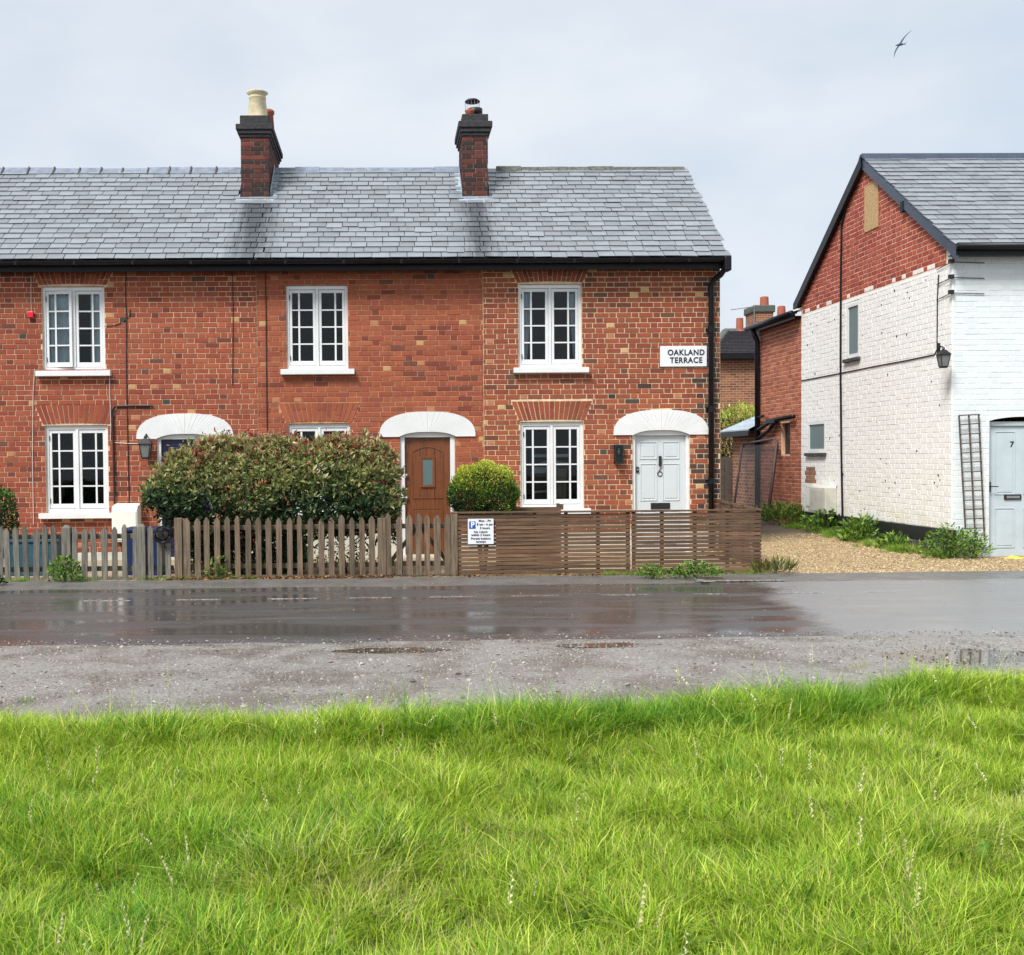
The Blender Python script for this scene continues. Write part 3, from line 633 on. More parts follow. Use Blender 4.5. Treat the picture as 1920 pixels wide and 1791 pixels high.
cC, wallC, roofC = cottage('C', 1.568, 5.38, 'right-hand end cottage with cream pointing and pale grey door numbered 6', WUP['C'], WLO['C'], DFR['C'])
casement(cA, *WUP['A'], 3.03, 4.365, ajar=.12, curtain=[(.06, .47, .06, .47, 'curtain'), (.74, .95, .74, .95, 'curtain')], label='upstairs casement with its left sash ajar and net curtains')
casement(cA, *WLO['A'], .775, 2.165)
casement(cB, *WUP['B'], 3.03, 4.365)
casement(cB, *WLO['B'], .775, 2.165)
casement(cC, *WUP['C'], 3.03, 4.365, curtain=[(.06, .24, .06, .14, 'curtain_dark'), (.80, .95, .90, .95, 'curtain_dark')])
casement(cC, *WLO['C'], .775, 2.165)
# doors
def moulding(parent, x0, x1, z0, z1, y, mat, name='panel', w=.016, d=.010):
    m = MB(); m.box(x0, x1, y-d, y, z1-w, z1); m.box(x0, x1, y-d, y, z0, z0+w); m.box(x0, x0+w, y-d, y, z0+w, z1-w); m.box(x1-w, x1, y-d, y, z0+w, z1-w)
    m.box(x0+w*2.6, x1-w*2.6, y-d*.7, y, z0+w*2.6, z1-w*2.6); return m.build(name, mat, parent, bevel=.004)
def pz(v, y=17.58): return PY(1240, v, y)[2]
def px(u, y=17.58): return PY(u, 880, y)[0]
door_frame(cC, *DFR['C'])
dC = MB().box(4.012, 4.832, 17.585, 17.625, .06, 1.93).build('door', 'grey_door', cC, bevel=.004)
for (a, b, c, d) in ((1199, 1232, 828, 861), (1242, 1274, 828, 861), (1200, 1232, 869, 939), (1242, 1274, 869, 939)): moulding(dC, px(a), px(b), pz(d), pz(c), 17.5855, 'grey_door')
for a, b in ((1200, 1232), (1242, 1274)): moulding(dC, px(a), px(b), .14, pz(957), 17.5855, 'grey_door')
MB().box(px(1235), px(1239.6), 17.545, 17.584, pz(874), pz(855)).build('door_knocker', 'black_iron', dC, bevel=.004)
MB().box(px(1220), px(1256), 17.572, 17.584, pz(954.5), pz(943)).build('letter_box', 'black_iron', dC, bevel=.003)
m = MB(); xc, zc = px(1237.5), pz(888.5); pts = [(xc+.038*math.cos(a), 17.578, zc+.038*math.sin(a)) for a in np.linspace(math.pi*.75, math.pi*.75+2*math.pi, 20)]; pts = [(xc+.010, 17.578, zc+.088), (xc-.012, 17.578, zc+.055)] + pts
m.tube(pts, .0075, 6).build('number_six', 'rust_tube', dC)
m = MB(); m.box(px(1193), px(1197.5), 17.565, 17.584, pz(886), pz(875)); m.build('door_lock', 'black_iron', dC); MB().tube([(px(1195.3), 17.55, pz(880)), (px(1195.3), 17.566, pz(880))], .015, 10).build('lock_barrel', 'steel', dC)
door_frame(cB, *DFR['B'], th=.075)
dB = MB().box(.302, 1.028, 17.585, 17.625, .05, 1.93).build('door', 'oak_door', cB, bevel=.004)
yb = 17.585
def pzB(v): return PY(803, v, yb)[2]
def pxB(u): return PY(u, 900, yb)[0]
m = MB(); x0, x1 = pxB(773), pxB(830.5); zb, zt = pzB(934), pzB(848); n = 14; arc = [(x0+(x1-x0)*i/n, zt+.085*math.sin(math.pi*i/n)**.8) for i in range(n+1)]; path = [(x0, zb)]+arc+[(x1, zb), (x0, zb)]
for a, b in zip(path[:-1], path[1:]): m.bar((a[0], yb-.004, a[1]), (b[0], yb-.004, b[1]), .014, .012, (1.15, 1.1, 1.05), upv=(0, 1, 0))
m.build('door_moulding', 'oak_door', dB)
for u in (787.5, 801, 815):
    for z0, z1 in ((pzB(934)+.01, pzB(916)), (pzB(855), pzB(839)), (.10, pzB(956))):
        MB().box(pxB(u)-.004, pxB(u)+.004, yb-.0015, yb+.004, z0, z1, (.3, .3, .3)).build('board_groove', 'oak_door', dB)
moulding(dB, x0, x1, .09, pzB(953), yb-.0005, 'oak_door', 'door_panel', .012, .006)
m = MB(); xa, xb, za, zc_ = pxB(788.5), pxB(815), pzB(913.5), pzB(857)
for q, w in ((0, .012), (.012, .022)):
    d = .022 if q == 0 else .014
    m.box(xa+q, xb-q, yb-d, yb-.001, zc_-q-w, zc_-q, (1.25, 1.15, 1.05)); m.box(xa+q, xb-q, yb-d, yb-.001, za+q, za+q+w, (1.25, 1.15, 1.05)); m.box(xa+q, xa+q+w, yb-d, yb-.001, za+q+w, zc_-q-w, (1.25, 1.15, 1.05)); m.box(xb-q-w, xb-q, yb-d, yb-.001, za+q+w, zc_-q-w, (1.25, 1.15, 1.05))
m.build('light_frame', 'oak_door', dB); MB().box(xa+.034, xb-.034, yb-.006, yb-.001, za+.034, zc_-.034).build('door_glass', 'frosted', dB)
for v in (891, 933): MB().lathe((pxB(762), yb-.03, pzB(v)), [(.022, -.02), (.026, 0), (.02, .022)], 12).build('door_latch', 'steel', dB)
door_frame(cA, *DFR['A'])
dA = MB().box(-3.586, -2.808, 17.585, 17.625, .05, 1.93).build('door', 'navy_door', cA, bevel=.004)
for a, b in ((-3.52, -3.22), (-3.17, -2.87)):
    for c, d in ((.15, .80), (.95, 1.85)): moulding(dA, a, b, c, d, 17.5855, 'navy_door')
# boards and bars added behind the panes to imitate a reflection in the glass
rm = MB(); rm.box(2.36, 2.98, 17.80, 17.83, .5, 1.30, (.5, .36, .32)); rm.box(2.78, 2.93, 17.73, 17.76, .6, 1.42, (1.5, 1.5, 1.45)); rm.build('reflection_boards', 'wood_brown', cC)
rm = MB(); rm.box(2.38, 2.98, 17.77, 17.82, 1.60, 1.65); rm.tube([(2.40, 17.75, 1.46), (2.62, 17.75, 1.53), (2.95, 17.77, 1.50)], .018, 6); rm.tube([(2.36, 17.75, 1.03), (2.66, 17.75, 1.05)], .018, 6); rm.box(2.40, 2.66, 17.78, 17.80, 1.34, 1.44); rm.build('reflection_bars', 'dirty_white', cC)

# chimneys
def chimney(cot, x0, x1, y0, y1, zb, zc, zn, zt, seed, side):
    cols = [srgb(*c) for c in ((92, 54, 50), (78, 48, 48), (104, 60, 54), (66, 48, 48), (86, 58, 54), (120, 66, 56), (58, 50, 50))]
    ch = MB().box(x0+.008, x1-.008, y0+.008, y1-.008, zb-.4, zc).build('chimney', 'mortar_dark', cot)
    pal = lambda u, z, r: r.randrange(7)
    brickwork(ch, y0+.008, 'X', -1, x0, x1, zb, zc, pal, cols, .009, seed=seed, course=.0765)
    brickwork(ch, (x1-.008) if side > 0 else (x0+.008), 'Y', side, y0, y1, zb+.02, zc, pal, cols, .009, seed=seed+1, course=.0765, start=1)
    m = MB(); o = .02
    for k, (e, q0, q1) in enumerate(((.02, 0, .25), (.045, .25, .55), (.07, .55, 1.))):
        m.box(x0-e, x1+e, y0-e, y1+e, zc+(zn-zc)*q0, zc+(zn-zc)*q1)
    m.build('corbel', 'sooty', ch, bevel=.012); MB().box(x0-.005, x1+.005, y0-.005, y1+.005, zn+.001, zt).build('chimney_cap', 'sooty', ch, bevel=.015)
    ym = y0
    fl = MB(); fl.box(x0-.02, x1+.02, y0-.02, y0-.004, zb-.30, zb+.05); s = (RDG[1]-EAV[1])/(RDG[0]-EAV[0])
    zr = lambda y: EAV[1]+s*(y-EAV[0])+.022
    fl.add([(x0-.08, y0-.17, zr(y0-.17)), (x1+.08, y0-.17, zr(y0-.17)), (x1+.08, y0+.02, zr(y0+.02)), (x0-.08, y0+.02, zr(y0+.02))], [(0, 1, 2, 3)])
    for xs, w in ((x1, .10 if side > 0 else .04), (x0, -.10 if side < 0 else -.03)):
        ye = min(y1, RDG[0]-.12); sg = 1 if w > 0 else -1; xi = xs+sg*.012
        fl.add([(xi, y0-.02, zr(y0-.02)), (xs+w, y0-.06, zr(y0-.06)), (xs+w, ye, zr(ye)), (xi, ye, zr(ye)), (xi, ye, zr(ye)+.15), (xi, y0-.02, zr(y0-.02)+.15)], [(0, 1, 2, 3), (0, 3, 4, 5)])
    fl.build('flashing', 'lead', ch); return ch
c1 = chimney(cA, -2.435, -1.945, 18.83, 20.55, 6.02, 7.09, 7.305, 7.466, 71, 1)
MB().lathe((-2.165, 19.1, 7.46), [(.185, 0), (.178, .03), (.142, .36), (.150, .37), (.150, .385), (.138, .39), (.142, .43), (.185, .462), (.178, .475), (.13, .475)], 28).build('chimney_pot', 'buff_clay', c1, smooth=True)
MB().lathe((-2.10, 20.1, 7.46), [(.13, 0), (.105, .40), (.125, .42), (.125, .47), (.10, .49)], 24).build('chimney_pot', 'terracotta', c1, smooth=True)
c2 = chimney(cB, 1.353, 1.793, 18.81, 19.75, 6.02, 7.10, 7.34, 7.475, 81, -1)
MB().lathe((1.50, 19.05, 7.47), [(.085, 0), (.075, .10), (.085, .115), (.085, .14), (.06, .14)], 18).build('chimney_pot', 'terracotta', c2, smooth=True)
MB().lathe((1.60, 19.15, 7.47), [(.12, 0), (.105, .10), (.13, .11), (.13, .19), (.09, .20)], 24).build('chimney_pot', 'black_iron', c2, smooth=True)
cw = MB(); 
for k in range(14): a = k*2*math.pi/14; cw.tube([(1.555+.128*math.cos(a), 19.15+.128*math.sin(a), 7.62), (1.555+.128*math.cos(a), 19.15+.128*math.sin(a), 7.785)], .0022, 4)
cw.build('cowl_cage', 'steel', c2); MB().lathe((1.555, 19.15, 7.78), [(.13, 0), (.134, .012), (.10, .04), (.02, .055)], 24).build('cowl_cap', 'black_iron', c2, smooth=True)
# downpipe at the right-hand corner
dp = MB(); dp.tube([(5.37, 17.17, 4.66), (5.37, 17.19, 4.56), (5.33, 17.30, 4.47), (5.25, 17.40, 4.40), (5.213, 17.43, 4.30), (5.213, 17.43, .06)], .046, 12); dpo = dp.build('downpipe', 'black_plastic', cC, smooth=True)
MB().box(5.33, 5.44, 17.09, 17.285, 4.50, 4.735).build('gutter_end', 'black_plastic', cC, bevel=.02)
for z in (3.62, 2.35, 1.2): MB().tube([(5.213, 17.43, z-.05), (5.213, 17.43, z+.05)], .055, 12).build('pipe_socket', 'black_plastic', dpo); MB().box(5.14, 5.29, 17.46, 17.502, z-.02, z+.02).build('pipe_clip', 'black_plastic', dpo)

# ================================================================== white house on the right
XW = 8.427; YW = 16.137; RW = (19.05, 6.79); EW = (15.92, 4.66); SW_ = (RW[1]-EW[1])/(RW[0]-EW[0])
wh = thing('painted_house', (10.3, 19.05, 0), 'white painted brick house with bare red gable top and pale blue door', 'house')
WH = [srgb(*c) for c in ((245, 244, 241), (244, 243, 240), (247, 246, 243), (243, 242, 238), (245, 243, 238))]
GR = [srgb(*c) for c in ((176, 90, 74), (168, 82, 68), (182, 98, 80), (172, 92, 78), (162, 78, 66))]
gr_ = [(19.31, 19.86, 3.35, 4.33), (20.81, 21.69, 1.65, 2.26)]
gw = slab(gr_, 16.145, 22.03, .0, 4.56, XW, XW+.14, axis='Y')
def ulo(z): return max(16.13, EW[0]+.10+(z+.02-EW[1])/SW_)
def uhi(z): return min(22.03, 2*RW[0]-ulo(z)) if z > 4.4 else 22.03
gw.prism([(16.135, 4.561), (22.025, 4.561), (22.0, EW[1]+.02), (RW[0], RW[1]-.08), (16.16, EW[1]+.02)], XW, XW+.14, axis='X')
gable = gw.build('gable_wall', 'mortar_gable', wh)
def red_zone(u, z, rnd): return z > 4.43+(.10 if rnd.random() < .12 else 0) and u > 16.27+(.1 if rnd.random() < .4 else 0)
WB, RB = [], []
def pal_g(u, z, rnd):
    if red_zone(u, z, rnd): return 5+rnd.randrange(5)
    if 21.30 < u < 21.78 and 1.06 < z < 1.36 and rnd.random() < .8: return 5+rnd.randrange(5)
    return rnd.randrange(5)
holes_g = [rect_hole(*r) for r in gr_]
# painted courses below, bare courses above (own materials)
brickwork(gable, XW, 'Y', -1, 16.13, 22.03, .47, 4.40, lambda u, z, r: r.randrange(5) if not (21.30 < u < 21.78 and 1.06 < z < 1.36) else 5+r.randrange(4), WH+[srgb(*c) for c in ((150, 110, 82), (136, 96, 72), (162, 118, 88), (150, 100, 76))], .0042, holes=holes_g, vis=lambda u, z: u < 19.2 and z > .6, seed=201, proud=.0042, twist=.003, name='painted_brick', matname='paint_brick', limit=300)
brickwork(gable, XW, 'Y', -1, 16.30, 22.0, .47+49*.081, 6.62, lambda u, z, r: 5 if (z < 4.51 and r.random() < .22) else r.randrange(5), GR+[srgb(242, 240, 236)], .014, vis=lambda u, z: u < 20, seed=202, proud=.006, uclip=lambda z: (max(16.30, ulo(z)), uhi(z)), limit=300)
brickwork(gable, XW, 'Y', -1, 16.13, 16.295, .47+49*.081, 4.66, lambda u, z, r: r.randrange(5), WH, .0042, seed=203, proud=.0042, twist=.003, name='painted_brick', matname='paint_brick', uclip=lambda z: (ulo(z), 16.295), limit=0)
FW_ = slab([(9.0, 10.0, -.1, 2.17)], 8.435, 12.6, -.05, 4.60, YW, YW+.14).build('front_wall', 'white_paint', wh)
WF = [srgb(*c) for c in ((228, 235, 235), (226, 233, 233), (230, 236, 236), (224, 231, 232))]
brickwork(FW_, YW, 'X', -1, 8.425, 12.5, .05, 4.56, lambda u, z, r: r.randrange(4), WF, .0042, twist=.003, holes=[rect_hole(9.0, 10.0, -.1, 2.17)], vis=lambda u, z: u < 9.75, seed=210, proud=.0042, name='painted_brick', matname='paint_brick', limit=300)
m = MB(); m.box(12.5, 12.6, YW+.15, 22.0, 0, 4.55); m.box(8.6, 12.49, 21.9, 22.02, 0, 4.55); m.build('rear_walls', 'gable_brick_flat', wh)
MB().box(XW-.022, XW+.05, 16.06, 22.02, .24, .465).build('plinth', 'black_iron', wh, bevel=.01); MB().box(XW-.05, XW+.05, 16.05, 22.02, -.05, .238).build('foundation', 'dark_stone', wh, bevel=.02)
for (a, b, c, d) in gr_:
    m = MB(); w = .065; m.box(XW-.004, XW+.06, a, a+w, c, d); m.box(XW-.004, XW+.06, b-w, b, c, d); m.box(XW-.004, XW+.06, a+w, b-w, d-w, d); m.box(XW-.004, XW+.06, a+w, b-w, c, c+w); wn = m.build('window', 'white_trim', wh, bevel=.004)
    MB().box(XW+.02, XW+.03, a+w, b-w, c+w, d-w).build('pane', 'frosted', wn); MB().box(XW-.06, XW+.02, a-.05, b+.05, c-.075, c-.01).build('sill', 'dark_stone', wn, bevel=.01)
MB().box(XW-.018, XW-.008, 18.56, 19.09, 5.48, 6.27).build('board_panel', 'osb', wh)
dk = MB().prism([(EW[0]+.02, EW[1]-.03), (RW[0], RW[1]-.03), (22.2, EW[1]-.03), (22.2, EW[1]-.09), (RW[0], RW[1]-.09), (EW[0]+.02, EW[1]-.09)], 8.36, 12.8, axis='X'); rf = dk.build('roof', 'sooty', wh); L = math.hypot(RW[0]-EW[0], RW[1]-EW[1])
slates(rf, (8.33, EW[0]-.015, EW[1]-.012), (1, 0, 0), (0, RW[0]-EW[0], RW[1]-EW[1]), 4.4, L, 20, .30, 'slate_plain', seed=77, rough=.003, vis=lambda u: u < 3)
m = MB(); m.prism([(22.2, EW[1]-.02), (RW[0], RW[1]-.02), (RW[0], RW[1]+.01), (22.23, EW[1]+.01)], 8.33, 12.8, axis='X'); m.build('rear_slope', 'slate_plain', rf)
x = 8.33
while x < 12.7:
    m = MB(); h = RW[1]+.05; m.prism([(RW[0]-.16, h-.14), (RW[0]-.05, h), (RW[0]+.05, h), (RW[0]+.16, h-.14), (RW[0], h-.05)], x+.002, x+.448, axis='X'); m.build('ridge_tile', 'grey_barge', rf); x += .45
def sloped(yA, zA, yB, zB, x0, x1, h, off): return MB().prism([(yA, zA+off), (yB, zB+off), (yB, zB+off-h), (yA, zA+off-h)], x0, x1, axis='X')
sloped(EW[0]-.02, EW[1], RW[0], RW[1], 8.355, 8.40, .20, -.015).build('bargeboard', 'grey_barge', wh)
sloped(22.22, EW[1], RW[0], RW[1], 8.325, 8.40, .20, .02).build('bargeboard', 'black_plastic', wh)
m = MB(); m.box(8.36, 12.7, EW[0]-.02, EW[0]+.02, 4.50, 4.66); m.box(8.36, 12.7, EW[0]+.02, YW-.008, 4.52, 4.535); m.build('fascia', 'black_plastic', wh); MB().tube([(8.355, EW[0]-.07, 4.625), (12.7, EW[0]-.07, 4.625)], .055, 12).build('gutter', 'black_plastic', wh, smooth=True)
MB().box(8.34, 8.40, 17.52, 17.62, 5.50, 5.68).build('vent_cowl', 'black_plastic', wh, bevel=.01)
# front door number 7
m = MB(); m.box(9.0, 9.05, YW+.06, YW+.15, 0, 2.075); m.box(9.95, 10.0, YW+.06, YW+.15, 0, 2.075); m.box(9.05, 9.95, YW+.06, YW+.15, 2.01, 2.075); m.build('door_frame', 'blue_door', wh, bevel=.004)
sp = [(9.0, 2.17)] + [(9.0+i/12, 2.085+.06*math.sin(math.pi*i/12)**.7) for i in range(13)] + [(10.0, 2.17)]
MB().prism(sp, YW-.004, YW+.05).build('door_arch', 'white_paint', wh)
d7 = MB().box(9.055, 9.945, YW+.09, YW+.13, .03, 2.005).build('door', 'blue_door', wh, bevel=.004); y7 = YW+.0895
for a, b in ((9.13, 9.44), (9.56, 9.87)):
    for c, d in ((.18, .78), (.98, 1.93)): moulding(d7, a, b, c, d, y7, 'blue_door', 'panel', .014, .009)
p7 = PY(1897, 834, y7-.006); lettering('number_seven', '7', .12, 'sign_black', (p7[0], y7-.006, p7[2]), d7, bold=.004)
p7 = PY(1898, 932, y7); MB().box(p7[0]-.13, p7[0]+.13, y7-.02, y7-.001, p7[2]-.04, p7[2]+.04).build('letter_plate', 'black_iron', d7, bevel=.006); MB().box(p7[0]-.10, p7[0]+.10, y7-.026, y7-.018, p7[2]-.018, p7[2]+.018).build('letter_flap', 'steel', d7)
m = MB(); p7 = PY(1855.5, 913, y7); m.box(9.005, 9.05, YW+.04, YW+.062, p7[2]-.075, p7[2]+.075); m.tube([(9.03, YW+.03, p7[2]+.01), (9.03, YW+.0, p7[2]+.01), (9.14, YW+.0, p7[2]+.005)], .008, 8); m.build('door_handle', 'black_iron', d7)
for zz in (.62, .40): MB().box(9.62, 9.70, y7-.004, y7-.0015, zz, zz+.10).build('door_sticker', 'lamp_glass', d7)
MB().box(8.98, 10.02, YW-.08, YW+.16, -.02, .028).build('door_step', 'concrete', wh, bevel=.008)
# wall ties and flaking dots on the painted gable
pn = MB(); rnd = random.Random(5)
for k in range(60):
    y = 16.4+5.3*rnd.random()**1.25; z = .6+3.75*rnd.random()
    if not any(a-.05 < y < b+.05 and c-.05 < z < d+.05 for a, b, c, d in gr_): q = rnd.uniform(.004, .014); pn.box(XW-.012, XW-.002, y-q, y+q*rnd.uniform(.3, 1.4), z-q*rnd.uniform(.5, 2), z+q)
pn.build('wall_ties', 'wire_dark', gable, kind='stuff')
# rear extension of bare brick
exg = slab([(22.68, 23.2, 1.62, 2.28)], 22.03, 24.56, -.05, 4.42, XW+.012, XW+.14, axis='Y').build('extension_wall', 'mortar_pink', wh)
EXC = [srgb(*c) for c in ((184, 112, 86), (176, 104, 80), (190, 120, 92), (168, 100, 78), (158, 94, 74))]
brickwork(exg, XW+.012, 'Y', -1, 22.03, 24.56, .05, 4.40, lambda u, z, r: r.randrange(5), EXC, .015, holes=[rect_hole(22.68, 23.2, 1.62, 2.28)], seed=220, vis=lambda u, z: z > .8, limit=300)
m = MB(); m.box(XW+.02, 11.5, 24.5, 24.555, 0, 4.4); m.box(11.4, 11.5, 22.1, 24.49, 0, 4.4); m.build('extension_rear', 'gable_brick_flat', wh)
MB().box(XW+.10, XW+.13, 22.68, 23.2, 1.62, 2.28).build('dark_window', 'black_iron', exg)
m = MB(); m.add([(8.24, 22.02, 4.53), (8.24, 24.75, 4.53), (10.4, 24.75, 5.18), (10.4, 22.02, 5.18), (8.24, 22.02, 4.50), (8.24, 24.75, 4.50), (10.4, 24.75, 5.15), (10.4, 22.02, 5.15)], [(0, 1, 2, 3), (7, 6, 5, 4), (0, 4, 5, 1), (1, 5, 6, 2), (3, 2, 6, 7), (0, 3, 7, 4)]); m.build('extension_roof', 'slate_plain', wh)
m = MB(); m.box(8.27, 8.30, 22.03, 24.72, 4.36, 4.505); m.box(8.30, XW+.01, 22.03, 24.72, 4.40, 4.42); m.build('extension_fascia', 'black_plastic', wh); MB().tube([(8.215, 22.0, 4.47), (8.215, 24.78, 4.47)], .055, 10).build('extension_gutter', 'black_plastic', wh, smooth=True)
e = MB().tube([(8.22, 24.45, 4.42), (8.30, 24.42, 4.26), (8.345, 24.42, 4.15), (8.345, 24.42, .06)], .058, 12).build('soil_pipe', 'black_plastic', wh, smooth=True)
MB().tube([(8.345, 24.40, 2.16), (8.33, 23.4, 2.36), (8.35, 22.25, 2.39)], .045, 10).build('waste_pipe', 'black_plastic', e, smooth=True); MB().tube([(8.345, 24.40, 1.98), (8.33, 23.6, 2.16), (8.33, 23.35, 2.30)], .04, 10).build('waste_pipe', 'black_plastic', e, smooth=True)
MB().box(8.29, 8.40, 23.2, 23.75, 2.28, 2.40).build('pipe_hopper', 'black_plastic', e, bevel=.02); MB().tube([(8.345, 24.42, 2.45), (8.345, 24.05, 2.47)], .03, 8).build('waste_pipe', 'black_plastic', e)
# black cable drop and horizontal cable on the gable
pts = [PX(u, v, XW-.02) for u, v in ((1600, 335), (1590, 370), (1578, 425), (1576.5, 520), (1576, 700), (1577.5, 850), (1580, 985))]
MB().tube(pts, .020, 8).build('wall_cable', 'black_plastic', None, label='thick black cable dropping down the whole white gable', category='cable')
pts = [PX(u, v, XW-.012) for u, v in ((1502, 714), (1560, 703), (1640, 687), (1700, 676), (1752, 665), (1757, 655), (1757.5, 560), (1760, 515))]
MB().tube(pts, .010, 6).build('wall_cable', 'wire_dark', None, label='thin dark cable running level across the white gable', category='cable')
def corner_bracket(v, which, g='black wall brackets at the white house corner'):
    p = PY(1776, v, YW-.03); t = thing('wall_bracket', (8.40, YW-.03, p[2]-.03), which, 'bracket', g)
    MB().box(8.36, 8.43, YW-.06, YW-.008, p[2]-.03, p[2]+.03).build('clamp', 'black_iron', t); MB().tube([(8.42, YW-.02, p[2]-.01), (8.9, YW-.02, p[2]-.025)], .006, 6).build('rod', 'black_iron', t); MB().tube([(XW-.02, YW-.02, p[2]-.01), (XW-.02, YW+.42, p[2]-.05)], .006, 6).build('rod', 'black_iron', t)
corner_bracket(490, 'highest small black bracket at the white house corner'); corner_bracket(519, 'middle small black bracket at the white house corner'); corner_bracket(548, 'lowest small black bracket at the white house corner')
def lantern(x, y, z, s, label, wall_y, arm='up'):
    t = thing('wall_lantern', (x, y, z), label, 'lamp')
    m = MB()
    def ring(w, zz, r=.006): 
        c = [(x-w, y-w, zz), (x+w, y-w, zz), (x+w, y+w, zz), (x-w, y+w, zz)]
        for i in range(4): m.bar(c[i], c[(i+1) % 4], .012*s, .012*s)
    wt_, wb_ = .085*s, .055*s
    ring(wt_, z+.11*s); ring(wb_, z-.10*s)
    for sx in (-1, 1):
        for sy in (-1, 1): m.bar((x+sx*wt_, y+sy*wt_, z+.11*s), (x+sx*wb_, y+sy*wb_, z-.10*s), .010*s, .010*s)
    m.build('lantern_frame', 'black_iron', t)
    g = MB(); a, b = wt_*.93, wb_*.93; g.add([(x-b, y-b, z-.10*s), (x+b, y-b, z-.10*s), (x+b, y+b, z-.10*s), (x-b, y+b, z-.10*s), (x-a, y-a, z+.11*s), (x+a, y-a, z+.11*s), (x+a, y+a, z+.11*s), (x-a, y+a, z+.11*s)], [(0, 1, 5, 4), (1, 2, 6, 5), (2, 3, 7, 6), (3, 0, 4, 7)]); g.build('lantern_glass', 'lamp_glass', t)
    c = MB(); w = wt_*1.2; c.add([(x-w, y-w, z+.115*s), (x+w, y-w, z+.115*s), (x+w, y+w, z+.115*s), (x-w, y+w, z+.115*s), (x-w*.3, y-w*.3, z+.20*s), (x+w*.3, y-w*.3, z+.20*s), (x+w*.3, y+w*.3, z+.20*s), (x-w*.3, y+w*.3, z+.20*s)], [(0, 3, 2, 1), (4, 5, 6, 7), (0, 1, 5, 4), (1, 2, 6, 5), (2, 3, 7, 6), (3, 0, 4, 7)]); c.lathe((x, y, z+.20*s), [(.02*s, 0), (.026*s, .02*s), (.012*s, .05*s)], 10); c.build('lantern_cap', 'black_iron', t)
    MB().box(x-b, x+b, y-b, y+b, z-.125*s, z-.105*s).build('lantern_base', 'black_iron', t)
    r = MB(); r.tube([(x, y, z+.24*s), (x, (y+wall_y)/2, z+.27*s), (x, wall_y, z+.22*s)], .012*s, 8); r.box(x-.03*s, x+.03*s, wall_y-.012, wall_y, z+.10*s, z+.34*s); r.build('lantern_arm', 'black_iron', t); return t
p = PY(1769, 677, 15.98); lantern(p[0], 15.98, p[2], .82, 'black lantern on the corner of the white house', YW-.006)
p = PY(273, 846, 17.34); lantern(p[0], 17.34, p[2], 1.0, 'old black lantern on red brick beside the hidden navy door', 17.498)
# lamp by door 6
p = PY(1159.5, 851, 17.45); lp = thing('wall_lamp', (p[0], 17.45, p[2]-.15), 'tall dark box lamp with bulb beside the grey door 6', 'lamp')
m = MB(); x, z = p[0], p[2]; m.box(x-.065, x+.065, 17.475, 17.499, z-.15, z+.145)
for sx in (-1, 1): m.box(x+sx*.06-.008, x+sx*.06+.008, 17.39, 17.475, z-.15, z+.145)
m.box(x-.068, x+.068, 17.385, 17.475, z+.12, z+.148); m.box(x-.068, x+.068, 17.385, 17.475, z-.155, z-.125); m.build('lamp_box', 'black_iron', lp); MB().lathe((x, 17.43, z-.05), [(.012, 0), (.03, .05), (.036, .09), (.02, .13), (.012, .15)], 12).build('bulb', 'brass', lp, smooth=True)
MB().box(x-.052, x+.052, 17.392, 17.395, z-.12, z+.12).build('lamp_glass', 'glass', lp)
# gas / electricity boxes on the gable
mt = thing('meter_box', (8.3, 20.7, .49), 'larger off-white utility box low on the white gable', 'meter box'); b = MB().box(8.19, XW-.006, 20.26, 21.0, .49, .985).build('cabinet', 'dirty_white', mt, bevel=.012); MB().box(8.182, 8.19, 20.31, 20.95, .53, .94).build('cabinet_door', 'dirty_white', mt, bevel=.003); MB().box(8.30, XW-.02, 20.30, 20.9, .02, .488).build('conduit_cover', 'black_plastic', mt)
mt = thing('meter_box', (8.36, 21.25, .55), 'smaller off-white utility box behind the larger one on the gable', 'meter box'); MB().box(8.29, XW-.006, 21.05, 21.44, .56, .99).build('cabinet', 'dirty_white', mt, bevel=.01); MB().box(8.282, 8.289, 21.09, 21.40, .60, .95).build('cabinet_door', 'cream_plastic', mt, bevel=.003)
# trellis
tr = thing('trellis', (8.82, 16.09, .05), 'narrow weathered garden trellis leaning on the white front wall', 'trellis'); yT = 16.095
TL, TR, BL, BR = (1798, 779), (1835, 777), (1810, 991), (1845, 990)
def tp(a, b): u = (TL[0]*(1-a)+TR[0]*a)*(1-b)+(BL[0]*(1-a)+BR[0]*a)*b; v = (TL[1]*(1-a)+TR[1]*a)*(1-b)+(BL[1]*(1-a)+BR[1]*a)*b; return Vector(PY(u, v, yT-.02*b))
for a, bb in ((0, 1), (.5, 1.27), (1, 1.12)): MB().bar(tp(a, 0), tp(a, bb), .020, .014, upv=(0, 1, 0)).build('upright', 'wood_dark', tr)
for i in range(13): MB().bar(tp(-.03, i/12)+Vector((0, -.017, 0)), tp(1.03, i/12+random.uniform(-.004, .004))+Vector((0, -.017, 0)), .016, .012, upv=(0, 1, 0)).build('rung', 'wood_dark', tr)
